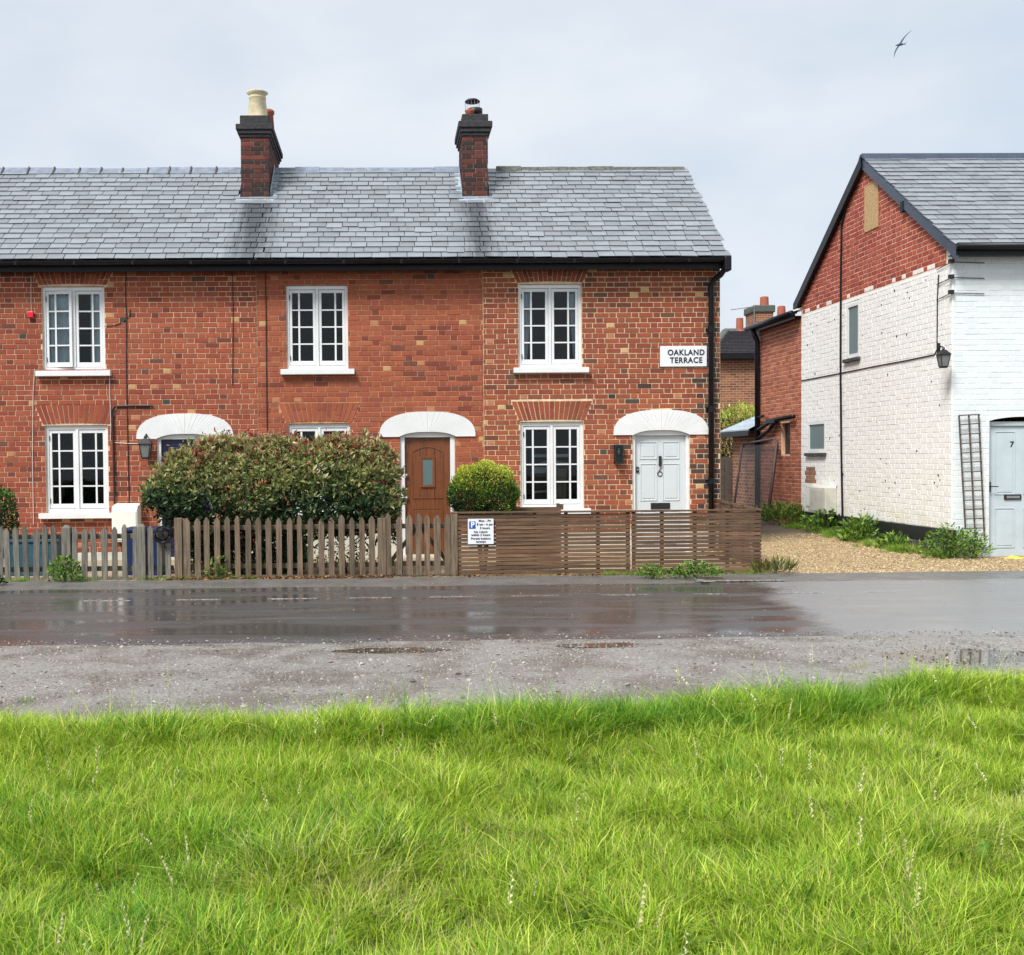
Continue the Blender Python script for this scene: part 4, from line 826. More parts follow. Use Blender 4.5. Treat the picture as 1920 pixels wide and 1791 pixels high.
# litter by the door
for nm, mat, x, y, z, sx, sy, sz, lab in (('litter', 'yellow_litter', 9.30, 15.93, .05, .22, .10, .04, 'crumpled yellow wrapper on the ground by the blue door'), ('litter', 'orange_litter', 9.72, 15.92, .10, .12, .08, .12, 'small orange-red packet standing against the blue door'), ('litter', 'cream_plastic', 8.84, 15.92, .05, .18, .06, .025, 'pale scrap lying below the trellis')):
    V, Fc = [], []; n = 7
    rr = random.Random(int(x*77))
    for i in range(n):
        for j in range(n): V.append((x+(i/(n-1)-.5)*2*sx+rr.uniform(-.01, .01), y+(j/(n-1)-.5)*2*sy+rr.uniform(-.01, .01), z-.03+sz*rr.uniform(.2, 1.6)*(1-abs(i/(n-1)-.5)*1.2)))
    for i in range(n-1):
        for j in range(n-1): Fc.append((i*n+j, (i+1)*n+j, (i+1)*n+j+1, i*n+j+1))
    mm = MB().add(V, Fc); b0 = len(mm.v); mm.add([(a_, b_, z-.035) for a_, b_, c_ in V], [tuple(reversed(q)) for q in Fc]); mm.build(nm, mat, None, label=lab, category='litter')
# low outbuilding at the back
ob = thing('brick_outbuilding', (9.6, 25.6, 0), 'low brick outbuilding with hipped grey roof behind the red extension', 'outbuilding')
m = MB(); m.box(XW+.02, 11, 24.58, 26.5, 0, 2.12); m.build('wall', 'gable_brick_flat', ob)
m = MB(); m.add([(8.2, 24.57, 2.20), (8.2, 26.75, 2.20), (11, 26.75, 2.20), (11, 24.57, 2.20), (9.3, 24.57, 2.78), (9.3, 25.6, 2.78), (8.2, 24.57, 2.15), (8.2, 26.75, 2.15), (11, 26.75, 2.15), (11, 24.57, 2.15)], [(0, 1, 5, 4), (1, 2, 5), (2, 3, 4, 5), (6, 9, 8, 7), (0, 6, 7, 1), (1, 7, 8, 2)]); m.build('roof', 'lead', ob)
m = MB(); m.box(8.19, 8.22, 24.58, 26.76, 2.05, 2.17); m.build('fascia', 'black_plastic', ob)
# leaning tube frame with net
nf = thing('net_frame', (8.1, 23.3, 0), 'bent metal tube frame with dark netting leaning on the red extension', 'frame')
q = [PX(1377, 945, 7.95), PX(1391, 838, 8.30), PX(1396, 832, 8.32), PX(1452, 823, 8.30), PX(1457, 830, 8.28), PX(1438, 978, 7.85)]
MB().tube(q, .028, 10).build('tube_frame', 'rust_tube', nf, smooth=True); q2 = [Vector(p_)+Vector((.05, .1, .0)) for p_ in q[3:]]; q2[0] = Vector(q[3])+Vector((.03, .12, 0)); MB().tube(q2, .024, 10).build('tube_leg', 'rust_tube', nf, smooth=True); MB().add([q[0], q[1], q[4], q[5]], [(0, 1, 2, 3)]).build('net', 'netting', nf)
# dark timber gate behind
dg = thing('dark_fence_panel', (8.2, 27.6, 0), 'dark timber fence panel in the gap behind the terrace corner', 'fence')
for i in range(9): x = 7.2+i*.2; MB().box(x, x+.185, 27.6, 27.63, .05, 1.55+.01*(i % 3)).build('board', 'wood_dark', dg)
for z in (.4, 1.2): MB().box(7.15, 9.05, 27.635, 27.68, z, z+.08).build('rail', 'wood_dark', dg)

# ================================================================== houses far behind
YB = 36.0; bg = thing('distant_house', (PY(1410, 900, YB)[0], YB+2.5, 0), 'distant brown brick house with hipped tiled roof between the two buildings', 'house')
xa, _, zw = PY(1338, 664, YB); xb = PY(1520, 664, YB)[0]
MB().box(xa, xb, YB, YB+5, -.05, zw).build('wall', 'gable_brick_flat', bg)
rz = PY(1390, 622, YB+2.4)[2]; xr0 = PY(1376, 640, YB+1.6)[0]; ex = .25
rb = MB(); A0, A1 = (xa-ex, YB-.25, zw-.05), (xb, YB-.25, zw-.05); R0, R1 = (xr0, YB+2.5, rz), (xb, YB+2.5, rz); Bk0, Bk1 = (xa-ex, YB+5.2, zw-.05), (xb, YB+5.2, zw-.05)
rb.add([A0, A1, R1, R0, Bk0, Bk1], [(0, 1, 2, 3), (0, 3, 4), (4, 3, 2, 5)]); brf = rb.build('roof', 'roof_tile', bg)
rows = MB()
for i in range(16):
    t0 = i/16; t1 = (i+1)/16; 
    P_ = lambda t, u, o: tuple((Vector(A0)*(1-t)+Vector(R0)*t)*(1-u)+(Vector(A1)*(1-t)+Vector(R1)*t)*u+Vector((0, -.02-o, .02+o)))
    rows.add([P_(t0, 0, .05), P_(t0, 1, .05), P_(t1, 1, .01), P_(t1, 0, .01), P_(t0, 0, -.02), P_(t0, 1, -.02)], [(0, 1, 2, 3), (4, 5, 1, 0)])
rows.build('tile_courses', 'roof_tile', brf, kind='stuff'); MB().tube([A0, R0], .14, 8).build('hip_tiles', 'ridge_mossy', brf); MB().tube([R0, R1], .13, 8).build('ridge_tiles', 'ridge_mossy', brf)
MB().box(xa-ex, xb, YB-.30, YB-.22, zw-.18, zw-.04).build('fascia', 'black_plastic', bg)
p = PY(1387, 605, YB+2.5); MB().lathe((p[0], YB+2.5, rz), [(.16, 0), (.13, .08), (.12, PY(1387, 597, YB+2.5)[2]-rz), (.09, PY(1387, 597, YB+2.5)[2]-rz+.01)], 14).build('chimney_pot', 'terracotta', bg)
Y2 = 44.0; p0 = PY(1413, 612, Y2); p1 = PY(1452, 572, Y2)
b2_ = thing('far_chimney_stack', ((p0[0]+p1[0])/2, Y2+.5, 0), 'weathered square chimney stack with one red pot behind the extension roof', 'chimney')
MB().box(p0[0]+.04, p1[0]-.04, Y2, Y2+1.1, -.05, p1[2]-.25).build('stack', 'gable_brick_flat', b2_); MB().box(p0[0]-.03, p1[0]+.03, Y2-.07, Y2+1.17, p1[2]-.30, p1[2]).build('stack_cap', 'ridge_mossy', b2_, bevel=.05)
q = PY(1433, 572, Y2+.5); q2 = PY(1433, 556, Y2+.5); MB().lathe((q[0], Y2+.5, p1[2]-.03), [(.18, 0), (.165, q2[2]-p1[2]), (.12, q2[2]-p1[2]+.02)], 14).build('chimney_pot', 'terracotta', b2_)
q = PY(1465, 585, 40); q2 = PY(1465, 575, 40); MB().lathe((q[0], 40, q[2]-2.0), [(.17, 0), (.15, 2.0), (.14, 2.0+q2[2]-q[2]), (.1, 2.02+q2[2]-q[2])], 14).build('distant_flue_pot', 'terracotta', None, label='lone terracotta pot showing just over the extension roof', category='chimney pot')
ae = thing('tv_aerial', (PY(1411, 577, Y2-.1)[0], Y2-.1, PY(1411, 577, Y2-.1)[2]), 'thin television aerial pointing left from the far chimney', 'aerial')
a0, a1 = Vector(PY(1370, 581, Y2-.1)), Vector(PY(1414, 575, Y2-.1)); MB().tube([a0, a1], .018, 6).build('boom', 'steel', ae)
for k in range(6): c = a0.lerp(a1, .1+k*.15); MB().tube([c-Vector((.05, .25, .05)), c+Vector((.05, .25, .05))], .010, 5).build('element', 'steel', ae)
MB().tube([a1, a1+Vector((.05, .1, -.9))], .02, 6).build('mast', 'steel', ae)

# ================================================================== fences
PK = {}
def picket_mesh(i, mat, w=.072, h=.74):
    k = (i, mat, w, h)
    if k not in PK:
        rr = random.Random(i*7+3); c = (1+rr.uniform(-.32, .18)); tnt = (c*rr.uniform(.95, 1.05), c, c*rr.uniform(.94, 1.06)); hw = w/2; e = rr.uniform(-.004, .004)
        PK[k] = MB().prism([(-hw, 0), (hw, 0), (hw-e, h-.05+e), (hw*.35, h-.008), (0+e, h), (-hw*.4, h-.01), (-hw+e, h-.052)], -.011, .011, tnt).mesh('picket', mat, (0, 0, 0))[0]
    return PK[k]
def pickets(parent, us, mat, top, y=14.55, w=.072, lean=.02, zb=.03, seed=1):
    rnd = random.Random(seed)
    for u in us:
        x = PY(u, 1040, y)[0]; h = top+rnd.uniform(-.03, .022)-zb
        link('picket', picket_mesh(rnd.randrange(6), mat, w), (x, y-.03, zb), parent, rot=(rnd.uniform(-.01, .012), rnd.uniform(-lean, lean), rnd.uniform(-.03, .03)), scale=(1+rnd.uniform(-.08, .08), 1, h/.74))
def post(parent, u, mat, top, y=14.55, w=.10, point=True):
    x = PY(u, 1040, y)[0]; m = MB(); m.box(x-w/2, x+w/2, y-w/2, y+w/2, -.05, top-.03)
    if point: m.add([(x-w/2, y-w/2, top-.0301), (x+w/2, y-w/2, top-.0301), (x+w/2, y+w/2, top-.0301), (x-w/2, y+w/2, top-.0301), (x-w*.2, y, top+.01), (x+w*.2, y, top+.01)], [(0, 1, 5, 4), (2, 3, 4, 5), (1, 2, 5), (3, 0, 4)], (.9, .9, .9))
    return m.build('post', mat, parent, bevel=.004)
def rail(parent, u0, u1, z, mat, y=14.57, h=.065, d=.035):
    m = MB(); n = 5; x0 = PY(u0, 1040, y)[0]; x1 = PY(u1, 1040, y)[0]; m.box(x0, x1, y, y+d, z-h/2, z+h/2, (.95, .95, .95)); return m.build('rail', mat, parent, bevel=.004)
fg = thing('picket_fence', (-4.4, 14.55, 0), 'weathered grey picket fence in front of the left cottage', 'fence')
pickets(fg, list(range(-160, -5, 18)) + [1, 16, 34, 51, 69, 87, 105, 140, 159, 178, 197, 216, 235, 254], 'wood_grey', .74, seed=4, lean=.035)
post(fg, 126, 'wood_grey', .75, w=.115); post(fg, 266, 'wood_grey', .755, w=.115); rail(fg, -165, 262, .60, 'wood_grey'); rail(fg, -165, 262, .17, 'wood_grey')
gg = thing('picket_gate', (-3.0, 14.55, 0), 'narrow grey picket gate with a black hose hung on it', 'gate')
pickets(gg, [284, 300, 316], 'wood_grey', .745, seed=9, lean=.01); rail(gg, 276, 325, .60, 'wood_grey', 14.575); rail(gg, 276, 325, .17, 'wood_grey', 14.575)
fb = thing('picket_fence', (-1.4, 14.5, 0), 'brown picket fence below the red-tipped hedge', 'fence')
pickets(fb, [352, 371.6, 389, 408, 427, 446.7, 466, 485.5, 505, 524, 543.8, 563, 582.6, 603, 621.7, 641, 660.5, 679.6, 698], 'wood_brown', .845, y=14.5, w=.074, lean=.008, seed=12)
post(fb, 335.5, 'wood_brown', .87, 14.5, .10, False); post(fb, 344.5, 'wood_brown', .86, 14.5, .055, False); post(fb, 716, 'wood_brown', .845, 14.5, .11, False); rail(fb, 346, 713, .70, 'wood_brown', 14.52); rail(fb, 346, 713, .19, 'wood_brown', 14.52)
gb = thing('picket_gate', (.45, 14.5, 0), 'brown picket gate with crossed braces before the brown door', 'gate')
pickets(gb, [729, 748.5, 768, 784.5, 801, 820, 839], 'wood_brown', .86, y=14.5, w=.078, lean=.012, zb=.06, seed=15); rail(gb, 724, 846, .70, 'wood_brown', 14.52); rail(gb, 724, 846, .20, 'wood_brown', 14.52)
gx = lambda u: PY(u, 1040, 14.53)[0]
MB().bar((gx(732), 14.565, .22), (gx(783), 14.565, .68), .055, .022, upv=(0, 1, 0)).build('brace', 'wood_brown', gb); MB().bar((gx(838), 14.565, .22), (gx(790), 14.565, .68), .055, .022, upv=(0, 1, 0)).build('brace', 'wood_brown', gb)
gp = thing('gate_post', (PY(852, 1040, 14.5)[0], 14.5, 0), 'square brown gate post between picket gate and slatted fence', 'post')
x = PY(852, 1040, 14.5)[0]; MB().box(x-.045, x+.045, 14.46, 14.55, -.05, .865).build('shaft', 'wood_brown', gp, bevel=.006); MB().box(x-.05, x+.05, 14.455, 14.555, .866, .885).build('cap', 'wood_brown', gp, bevel=.004)
fs_ = thing('slatted_fence', (3.0, 14.5, 0), 'brown horizontal slatted fence in front of the grey-door cottage', 'fence')
YS = 14.48; X_a, X_m, X_b = PY(859, 1020, YS)[0], PY(1183, 1020, YS)[0], PY(1427, 1020, YS)[0]; rnd = random.Random(8)
def tint(): c = rnd.uniform(.66, 1.25); return (c*rnd.uniform(.97, 1.05), c, c*rnd.uniform(.93, 1.03))
for (xa_, xb_) in ((X_a, X_m-.006), (X_m+.006, X_b)):
    for i in range(16):
        z = .035+i*.0525; dz = rnd.uniform(-.004, .004); m = MB().bar((xa_+rnd.uniform(0, .008), YS+rnd.uniform(-.002, .003), z+dz), (xb_-rnd.uniform(0, .008), YS+rnd.uniform(-.002, .003), z+rnd.uniform(-.004, .004)), .018, .0425, tint()); m.build('slat', 'wood_slat', fs_)
    MB().box(xa_, xb_, YS-.03, YS+.03, .862, .885, (.8, .8, .8)).build('capping', 'wood_slat', fs_, bevel=.003)
for u in (862, 942, 1003, 1062, 1122, 1178, 1189, 1242, 1304, 1365, 1422): x = PY(u, 1020, YS)[0]; MB().box(x-.022, x+.022, YS+.0125, YS+.05, .01, .86, (.7, .7, .7)).build('batten', 'wood_slat', fs_)
fr_ = thing('slatted_fence', (5.2, 16, 0), 'slatted side fence running back from the corner to the terrace', 'fence')
for i in range(16): z = .035+i*.0525; MB().bar((X_b+.012, YS+.05, z), (5.36, 17.40, z), .018, .033, tint()).build('slat', 'wood_slat', fr_)
MB().bar((X_b, YS+.03, .872), (5.36, 17.42, .872), .05, .022, (.8, .8, .8)).build('capping', 'wood_slat', fr_)
for q in (.02, .35, .68, .99): MB().box(X_b+(5.36-X_b)*q-.05, X_b+(5.36-X_b)*q-.012, YS+.06+(17.35-YS-.06)*q, YS+.10+(17.35-YS-.06)*q, .0, .90, (.7, .7, .7)).build('post', 'wood_slat', fr_)

# ================================================================== signs and small things
s0 = PY(1238, 649, 17.47); s1 = PY(1325.5, 687, 17.47)
sg = thing('street_sign', ((s0[0]+s1[0])/2, 17.47, s1[2]), 'white street name plate high on the terrace, black capital letters', 'sign')
MB().box(s0[0], s1[0], 17.472, 17.496, s1[2], s0[2]).build('plate', 'sign_white', sg, bevel=.003)
xm = PY(1286.5, 668, 17.47)[0]; lettering('lettering', 'OAKLAND', .125, 'sign_black', (xm, 17.469, PY(1286, 661.5, 17.47)[2]), sg, spacing=1.12, bold=.0035, xs=.92); lettering('lettering', 'TERRACE', .125, 'sign_black', (xm, 17.469, PY(1286, 676, 17.47)[2]), sg, spacing=1.12, bold=.0035, xs=.92)
s0 = PY(877, 973, 14.44); s1 = PY(925.5, 1020, 14.44); ps = thing('parking_sign', ((s0[0]+s1[0])/2, 14.45, s1[2]), 'small white parking notice with blue P on the slatted fence', 'sign')
MB().box(s0[0]-.004, s1[0]+.004, 14.437, 14.452, s1[2]-.004, s0[2]+.004).build('backing', 'sign_black', ps); MB().box(s0[0], s1[0], 14.432, 14.4365, s1[2], s0[2]).build('plate', 'sign_white', ps)
wv = s1[0]-s0[0]; hv = s0[2]-s1[2]
MB().box(s0[0]+.05*wv, s0[0]+.30*wv, 14.4295, 14.4318, s0[2]-.39*hv, s0[2]-.10*hv).build('blue_square', 'sign_blue', ps); lettering('letter_p', 'P', .10, 'sign_white', (s0[0]+.185*wv, 14.428, s0[2]-.245*hv), ps, bold=.004)
for ln, fx_, fz_ in (('Mon - Fri', .66, .085), ('8 am - 6 pm', .66, .225), ('2 hours', .66, .37), ('No return', .5, .52), ('within 2 hours', .5, .64), ('Permit holders', .5, .785), ('exempt', .5, .905)):
    lettering('lettering', ln, .041, 'sign_black', (s0[0]+fx_*wv, 14.4305, s0[2]-fz_*hv), ps, bold=.0011, spacing=1.05)
# cabinet, alarm
c0 = PY(209, 950, 17.2); c1_ = PY(258, 1000, 17.2); mc = thing('meter_cabinet', ((c0[0]+c1_[0])/2, 17.3, .3), 'cream utility cabinet under the left cottage window', 'meter box')
z0, z1 = .33, c0[2]; MB().prism([(17.2, z0), (17.2, z1-.05), (17.23, z1), (17.488, z1+.04), (17.488, z0)], c0[0], c1_[0], axis='X').build('cabinet', 'cream_plastic', mc, bevel=.008); MB().box(c0[0]+.02, c1_[0]-.02, 17.188, 17.199, z0+.03, z1-.075).build('cabinet_door', 'cream_plastic', mc, bevel=.004)
p = PY(57.5, 590, 17.46); MB().box(p[0]-.047, p[0]+.047, 17.44, 17.497, p[2]-.05, p[2]+.05).build('alarm_box', 'red_plastic', None, bevel=.012, label='small red alarm box on the left cottage wall', category='alarm box')
def cable(pts, r, mat, label, y=17.49): MB().tube([PY(u, v, y) for u, v in pts], r, 6).build('wall_cable', mat, None, label=label, category='cable')
cable([(58, 516), (58, 560), (59, 584)], .006, 'wire_white', 'pale wire running up from the red alarm box')
cable([(65, 692), (62, 740), (61, 860), (63, 984)], .007, 'wire_white', 'pale cable left of the lower left window')
cable([(205, 692), (206, 740), (208, 800), (207, 826)], .007, 'wire_white', 'pale cable right of the left windows')
cable([(237, 506), (235, 545), (237, 590), (237, 700), (239, 800), (242, 945)], .008, 'wire_dark', 'long dark cable above the cream cabinet')
cable([(196, 612), (215, 610), (232, 603), (243, 592), (244, 580)], .006, 'wire_dark', 'short curved dark wire beside the ajar upstairs window')
cable([(286, 761), (250, 761), (216, 762), (211, 768), (213, 850), (215, 945)], .017, 'wire_dark', 'dark elbow pipe between the left window and navy door', 17.475)
cable([(212, 830), (240, 832), (262, 832), (272, 838)], .007, 'wire_white', 'pale wire leading to the old black lantern')
cable([(436, 512), (437, 600), (436, 722)], .006, 'wire_dark', 'thin dark wire above the left white door hood')
cable([(498, 506), (499, 620), (500, 740), (501, 812)], .008, 'wire_dark', 'thin brown wire dropping between the two left cottages')
# hose coil
hz_ = PY(305, 1000, 14.46); hm = MB(); rr = random.Random(2)
for k in range(5):
    r = .105+rr.uniform(-.02, .012); dx, dz = rr.uniform(-.012, .012), -.01*k; hm.tube([(hz_[0]+dx+r*math.cos(a), 14.47-.012*k+.01*math.sin(3*a), hz_[2]+dz+r*.8*math.sin(a)) for a in np.linspace(0, 2*math.pi, 22)], .010, 6)
hm.tube([(hz_[0]+.02, 14.45, hz_[2]-.09), (hz_[0]+.03, 14.45, hz_[2]-.2)], .010, 6); hm.build('hose_coil', 'black_plastic', None, smooth=True, label='coiled black hose hanging on the narrow grey gate', category='hose')
# things standing in the front gardens
def crate(name, x0, x1, y0, y1, h, mat, label, cat):
    t = thing(name, ((x0+x1)/2, (y0+y1)/2, .02), label, cat); w = .015; tp_ = .03; m = MB()
    for (a, b, c, d) in ((x0, x1, y0, y0+w), (x0, x1, y1-w, y1), (x0, x0+w, y0+w, y1-w), (x1-w, x1, y0+w, y1-w)): m.box(a, b, c, d, .03, h)
    m.box(x0, x1, y0, y1, .025, .04); m.build('tub', mat, t, bevel=.005); MB().box(x0-.02, x1+.02, y0-.02, y1+.02, h+.001, h+.045).build('lid', mat, t, bevel=.008); return t
crate('recycling_bin', -3.62, -3.10, 15.1, 15.6, .62, 'blue_plastic', 'dark blue bin behind the narrow grey gate', 'bin'); crate('storage_tub', -5.25, -4.55, 15.2, 15.7, .48, 'teal_plastic', 'teal plastic tub behind the grey picket fence', 'tub')
m = MB(); vs = []; n = 12
for j, (r, z) in enumerate(((.16, .03), (.21, .14), (.20, .32), (.13, .48), (.05, .58), (.09, .66))):
    for k in range(n): a = k*2*math.pi/n; q = r*(1+.16*math.sin(5*a+j*1.7)); vs.append((-1.35+q*math.cos(a), 15.75+q*math.sin(a), z))
m.add(vs, [(j*n+k, j*n+(k+1) % n, (j+1)*n+(k+1) % n, (j+1)*n+k) for j in range(5) for k in range(n)] + [tuple(reversed(range(n)))]); m.build('garden_bag', 'green_plastic', None, smooth=True, label='green plastic bag showing through the brown picket fence', category='bag')
pl = thing('planter', (2.3, 15.6, .02), 'wooden planter whose rim shows above the slatted fence', 'planter'); x0, x1 = PY(935, 955, 15.4)[0], PY(1052, 955, 15.4)[0]
for (a, b, c, d) in ((x0, x1, 15.4, 15.42), (x0, x1, 15.78, 15.8), (x0, x0+.02, 15.42, 15.78), (x1-.02, x1, 15.42, 15.78)):
    for k in range(4): MB().box(a, b, c, d, .03+k*.215, .03+k*.215+.205, tint()).build('board', 'wood_slat', pl)
for a in (x0-.03, x1): MB().box(a, a+.03, 15.37, 15.83, .86, .93, (.8, .8, .8)).build('rim', 'wood_slat', pl)
MB().box(x0+.02, x1-.02, 15.43, 15.77, .6, .80).build('compost', 'soil', pl)
# stone kerb line at the gate
p = PZ(716, 1090, .03); q = PZ(868, 1088, .03); MB().box(p[0], q[0], 14.30, 14.40, -.02, .034).build('threshold_stone', 'concrete', None, bevel=.008, label='pale stone strip under the brown picket gate', category='kerb')

# ================================================================== plants
def leaves(P, D, L, Wd, C, rnd, fold=.25):
    """P base points, D directions (unit), L lengths, Wd widths -> 2-tri folded leaves"""
    n = len(P); R = rnd.normal(size=(n, 3)); S = np.cross(D, R); S /= np.linalg.norm(S, axis=1, keepdims=True)+1e-9; N = np.cross(S, D)
    mid = P+D*(L*.5)[:, None]; tip = P+D*L[:, None]-N*(L*.12)[:, None]
    l = mid+S*(Wd*.5)[:, None]+N*(Wd*fold)[:, None]; r = mid-S*(Wd*.5)[:, None]+N*(Wd*fold)[:, None]
    V = np.stack([P, l, tip, r], 1).reshape(-1, 3); i = np.arange(n)*4; Fq = np.concatenate([np.stack([i, i+1, i+2], 1), np.stack([i, i+2, i+3], 1)]); return V, Fq, np.repeat(C, 4, 0)
def foliage(name, parent, parts, mat='leaf'):
    V = []; Fq = []; C = []; b = 0
    for v, f, c in parts: V.append(v); Fq.append(f+b); C.append(c); b += len(v)
    V = np.concatenate(V); c0 = (V.min(0)+V.max(0))/2; me = np_mesh(name, V-c0, np.concatenate(Fq), np.concatenate(C), mat); return link(name, me, tuple(c0), parent, kind='stuff')
def unit(v): return v/(np.linalg.norm(v, axis=-1, keepdims=True)+1e-9)
def vary(cols, idx, rnd, a=.22): C = np.array(cols)[idx]; return np.clip(C*(1+rnd.uniform(-a, a, (len(C), 1)))*(1+rnd.uniform(-.06, .06, (len(C), 3))), 0, 1)
# photinia hedge
hr = np.random.default_rng(12)
hg = thing('photinia_hedge', (-1.5, 15.1, .02), 'large clipped hedge with red-tipped leaves behind the brown picket fence', 'hedge')
HX0, HX1 = PY(283, 900, 14.9)[0], PY(747, 900, 14.9)[0]
def hedge_top(x): u = np.interp(x, [HX0-.1, HX0+.05, HX0+.3, HX0+.8, HX0+1.5, HX0+2.3, HX0+3.0, HX1-.15, HX1+.05], [1.05, 1.25, 1.60, 1.74, 1.80, 1.76, 1.74, 1.62, 1.2]); return u+.06*vnoise(x, x*0, 5, 51)+.035*vnoise(x, x*0, 14, 53)
def shell(n, jitter):
    x = hr.uniform(HX0, HX1, n*3); ft = hr.random(n*3)
    zt = hedge_top(x); zlow = np.interp(x, [HX0, HX0+.5, HX0+.9, HX1], [.92, .72, .60, .56])+.13*vnoise(x, x*0, 6, 52)
    side = ft < .62
    z = np.where(side, zlow+(zt-zlow)*hr.random(n*3)**.85, zt)
    q = np.clip((z-zlow)/(zt-zlow+1e-6), 0, 1); bulge = .25*np.sin(np.pi*np.clip(q, .05, .95))
    y = np.where(side, 14.80-bulge, hr.uniform(14.75, 15.55, n*3))
    ex = np.exp(-((x-HX0)/.22)**2)+np.exp(-((HX1-x)/.15)**2); y = y+np.where(side, ex*.35*hr.random(n*3), 0)
    nrm = np.stack([hr.normal(0, .35, n*3)-.8*np.exp(-((x-HX0)/.2)**2)+.8*np.exp(-((HX1-x)/.15)**2), np.where(side, -1, -.25), np.where(side, .15+q*.7, 1.)], 1)
    P = np.stack([x, y, z], 1)+hr.normal(0, jitter, (n*3, 3)); return P[:n], unit(nrm)[:n], q[:n], side[:n]
PH = [srgb(60, 84, 58), srgb(78, 104, 70), srgb(96, 120, 80), srgb(134, 146, 88), srgb(170, 172, 108), srgb(190, 184, 130), srgb(192, 142, 116), srgb(188, 96, 90), srgb(160, 72, 76)]
parts = []
P0, N0, q0, sd_ = shell(2700, .05)
nl = 7; P1 = np.repeat(P0, nl, 0); N1 = np.repeat(N0, nl, 0); q1 = np.repeat(np.where(sd_, q0, 1.), nl); D = unit(N1*.75+hr.normal(0, .75, N1.shape)+np.array([0, 0, .22])); n = len(P1)
Lf = hr.uniform(.07, .12, n); young = np.clip(q1*1.35-.36+.42*vnoise(P1[:, 0], P1[:, 2], 3.0, 55)+hr.normal(0, .16, n), 0, 1)
idx = np.where(young < .3, hr.integers(0, 3, n), np.where(young < .55, hr.integers(2, 5, n), hr.integers(3, 6, n)))
red = (hr.random(n) < (young-.62)*.7*(q1 > .8)); idx = np.where(red, hr.integers(6, 9, n), idx)
parts.append(leaves(P1, D, Lf, Lf*.38, vary(PH, idx, hr), hr))
# inner leaves and low skirt
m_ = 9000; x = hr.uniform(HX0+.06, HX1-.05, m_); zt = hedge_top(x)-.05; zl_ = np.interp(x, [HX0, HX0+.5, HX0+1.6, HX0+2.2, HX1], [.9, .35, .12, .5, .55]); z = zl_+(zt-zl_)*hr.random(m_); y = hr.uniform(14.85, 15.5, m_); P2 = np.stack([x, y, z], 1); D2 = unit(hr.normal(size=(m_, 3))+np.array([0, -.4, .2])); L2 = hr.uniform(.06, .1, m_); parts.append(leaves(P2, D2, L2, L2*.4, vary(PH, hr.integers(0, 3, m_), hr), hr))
m_ = 420; x = hr.uniform(HX0+2.2, HX1-.1, m_); z = hr.uniform(.15, .6, m_); y = hr.uniform(14.7, 15.2, m_); P2 = np.stack([x, y, z], 1); D2 = unit(hr.normal(size=(m_, 3))+np.array([0, -.6, .3])); L2 = hr.uniform(.05, .09, m_); parts.append(leaves(P2, D2, L2, L2*.4, vary(PH, hr.integers(0, 4, m_), hr), hr))
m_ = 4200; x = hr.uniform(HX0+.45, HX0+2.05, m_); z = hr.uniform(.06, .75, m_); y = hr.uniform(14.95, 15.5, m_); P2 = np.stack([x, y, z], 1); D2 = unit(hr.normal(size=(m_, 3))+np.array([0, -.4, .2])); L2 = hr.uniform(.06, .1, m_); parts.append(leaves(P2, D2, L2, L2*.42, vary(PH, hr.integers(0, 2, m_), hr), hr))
# shoots standing out of the top
ns = 150; xs_ = hr.uniform(HX0+.1, HX1, ns); shoots = []
for x in xs_:
    zt = float(hedge_top(np.array([x]))[0]); h = hr.uniform(.05, .27); b = np.array([x, hr.uniform(14.8, 15.3), zt-.05]); tip = b+np.array([hr.normal(0, .04), hr.normal(0, .03), h]); k = 9
    tt = np.linspace(.2, 1, k)[:, None]; Pp = b+(tip-b)*tt; shoots.append((Pp, unit(hr.normal(size=(k, 3))+np.array([0, -.2, .9]))))
Ps = np.concatenate([a for a, _ in shoots]); Ds = np.concatenate([b for _, b in shoots]); n = len(Ps); Ls = hr.uniform(.05, .085, n); rs = np.repeat(np.interp(xs_, [HX0, HX0+.9, HX0+1.5, HX1], [.1, .25, .75, .85]), 9); ri = np.where(hr.random(n) < rs, hr.integers(6, 9, n), hr.integers(3, 6, n)); parts.append(leaves(Ps, Ds, Ls, Ls*.32, vary(PH, ri, hr), hr))
ns = 90; k = 8; xs2 = hr.uniform(HX0, HX1, ns); zs2 = .75+(hedge_top(xs2)-.8)*hr.random(ns)**.7; b_ = np.stack([xs2, 14.72-.12*hr.random(ns), zs2], 1); t_ = b_+np.stack([hr.normal(0, .07, ns), -hr.uniform(.05, .14, ns), hr.uniform(.02, .16, ns)], 1); tt = np.linspace(.1, 1, k)
Pp = (b_[:, None, :]+(t_-b_)[:, None, :]*tt[None, :, None]).reshape(-1, 3); n = len(Pp); Ls = hr.uniform(.05, .09, n); parts.append(leaves(Pp, unit(hr.normal(size=(n, 3))+np.array([0, -.7, .5])), Ls, Ls*.34, vary(PH, np.where(np.repeat(zs2, k) > 1.25, hr.integers(3, 7, n), hr.integers(1, 5, n)), hr), hr))
foliage('foliage', hg, parts)
sm = MB()
for k in range(9):
    x = HX0+.35+k*.38; pts = [(x, 15.1, .02)]; 
    for j in range(1, 6): pts.append((x+random.uniform(-.12, .12)*j*.5, 15.1+random.uniform(-.12, .12), .02+j*.3))
    sm.tube(pts, [.022, .02, .017, .014, .01, .006], 6)
    for j in (1, 2, 3): b = Vector(pts[j]); sm.tube([b, b+Vector((random.uniform(-.2, .2), -.18, .15)), b+Vector((random.uniform(-.35, .35), -.25, .4))], [.012, .008, .004], 5)
sm.build('stems', 'wood_dark', hg)
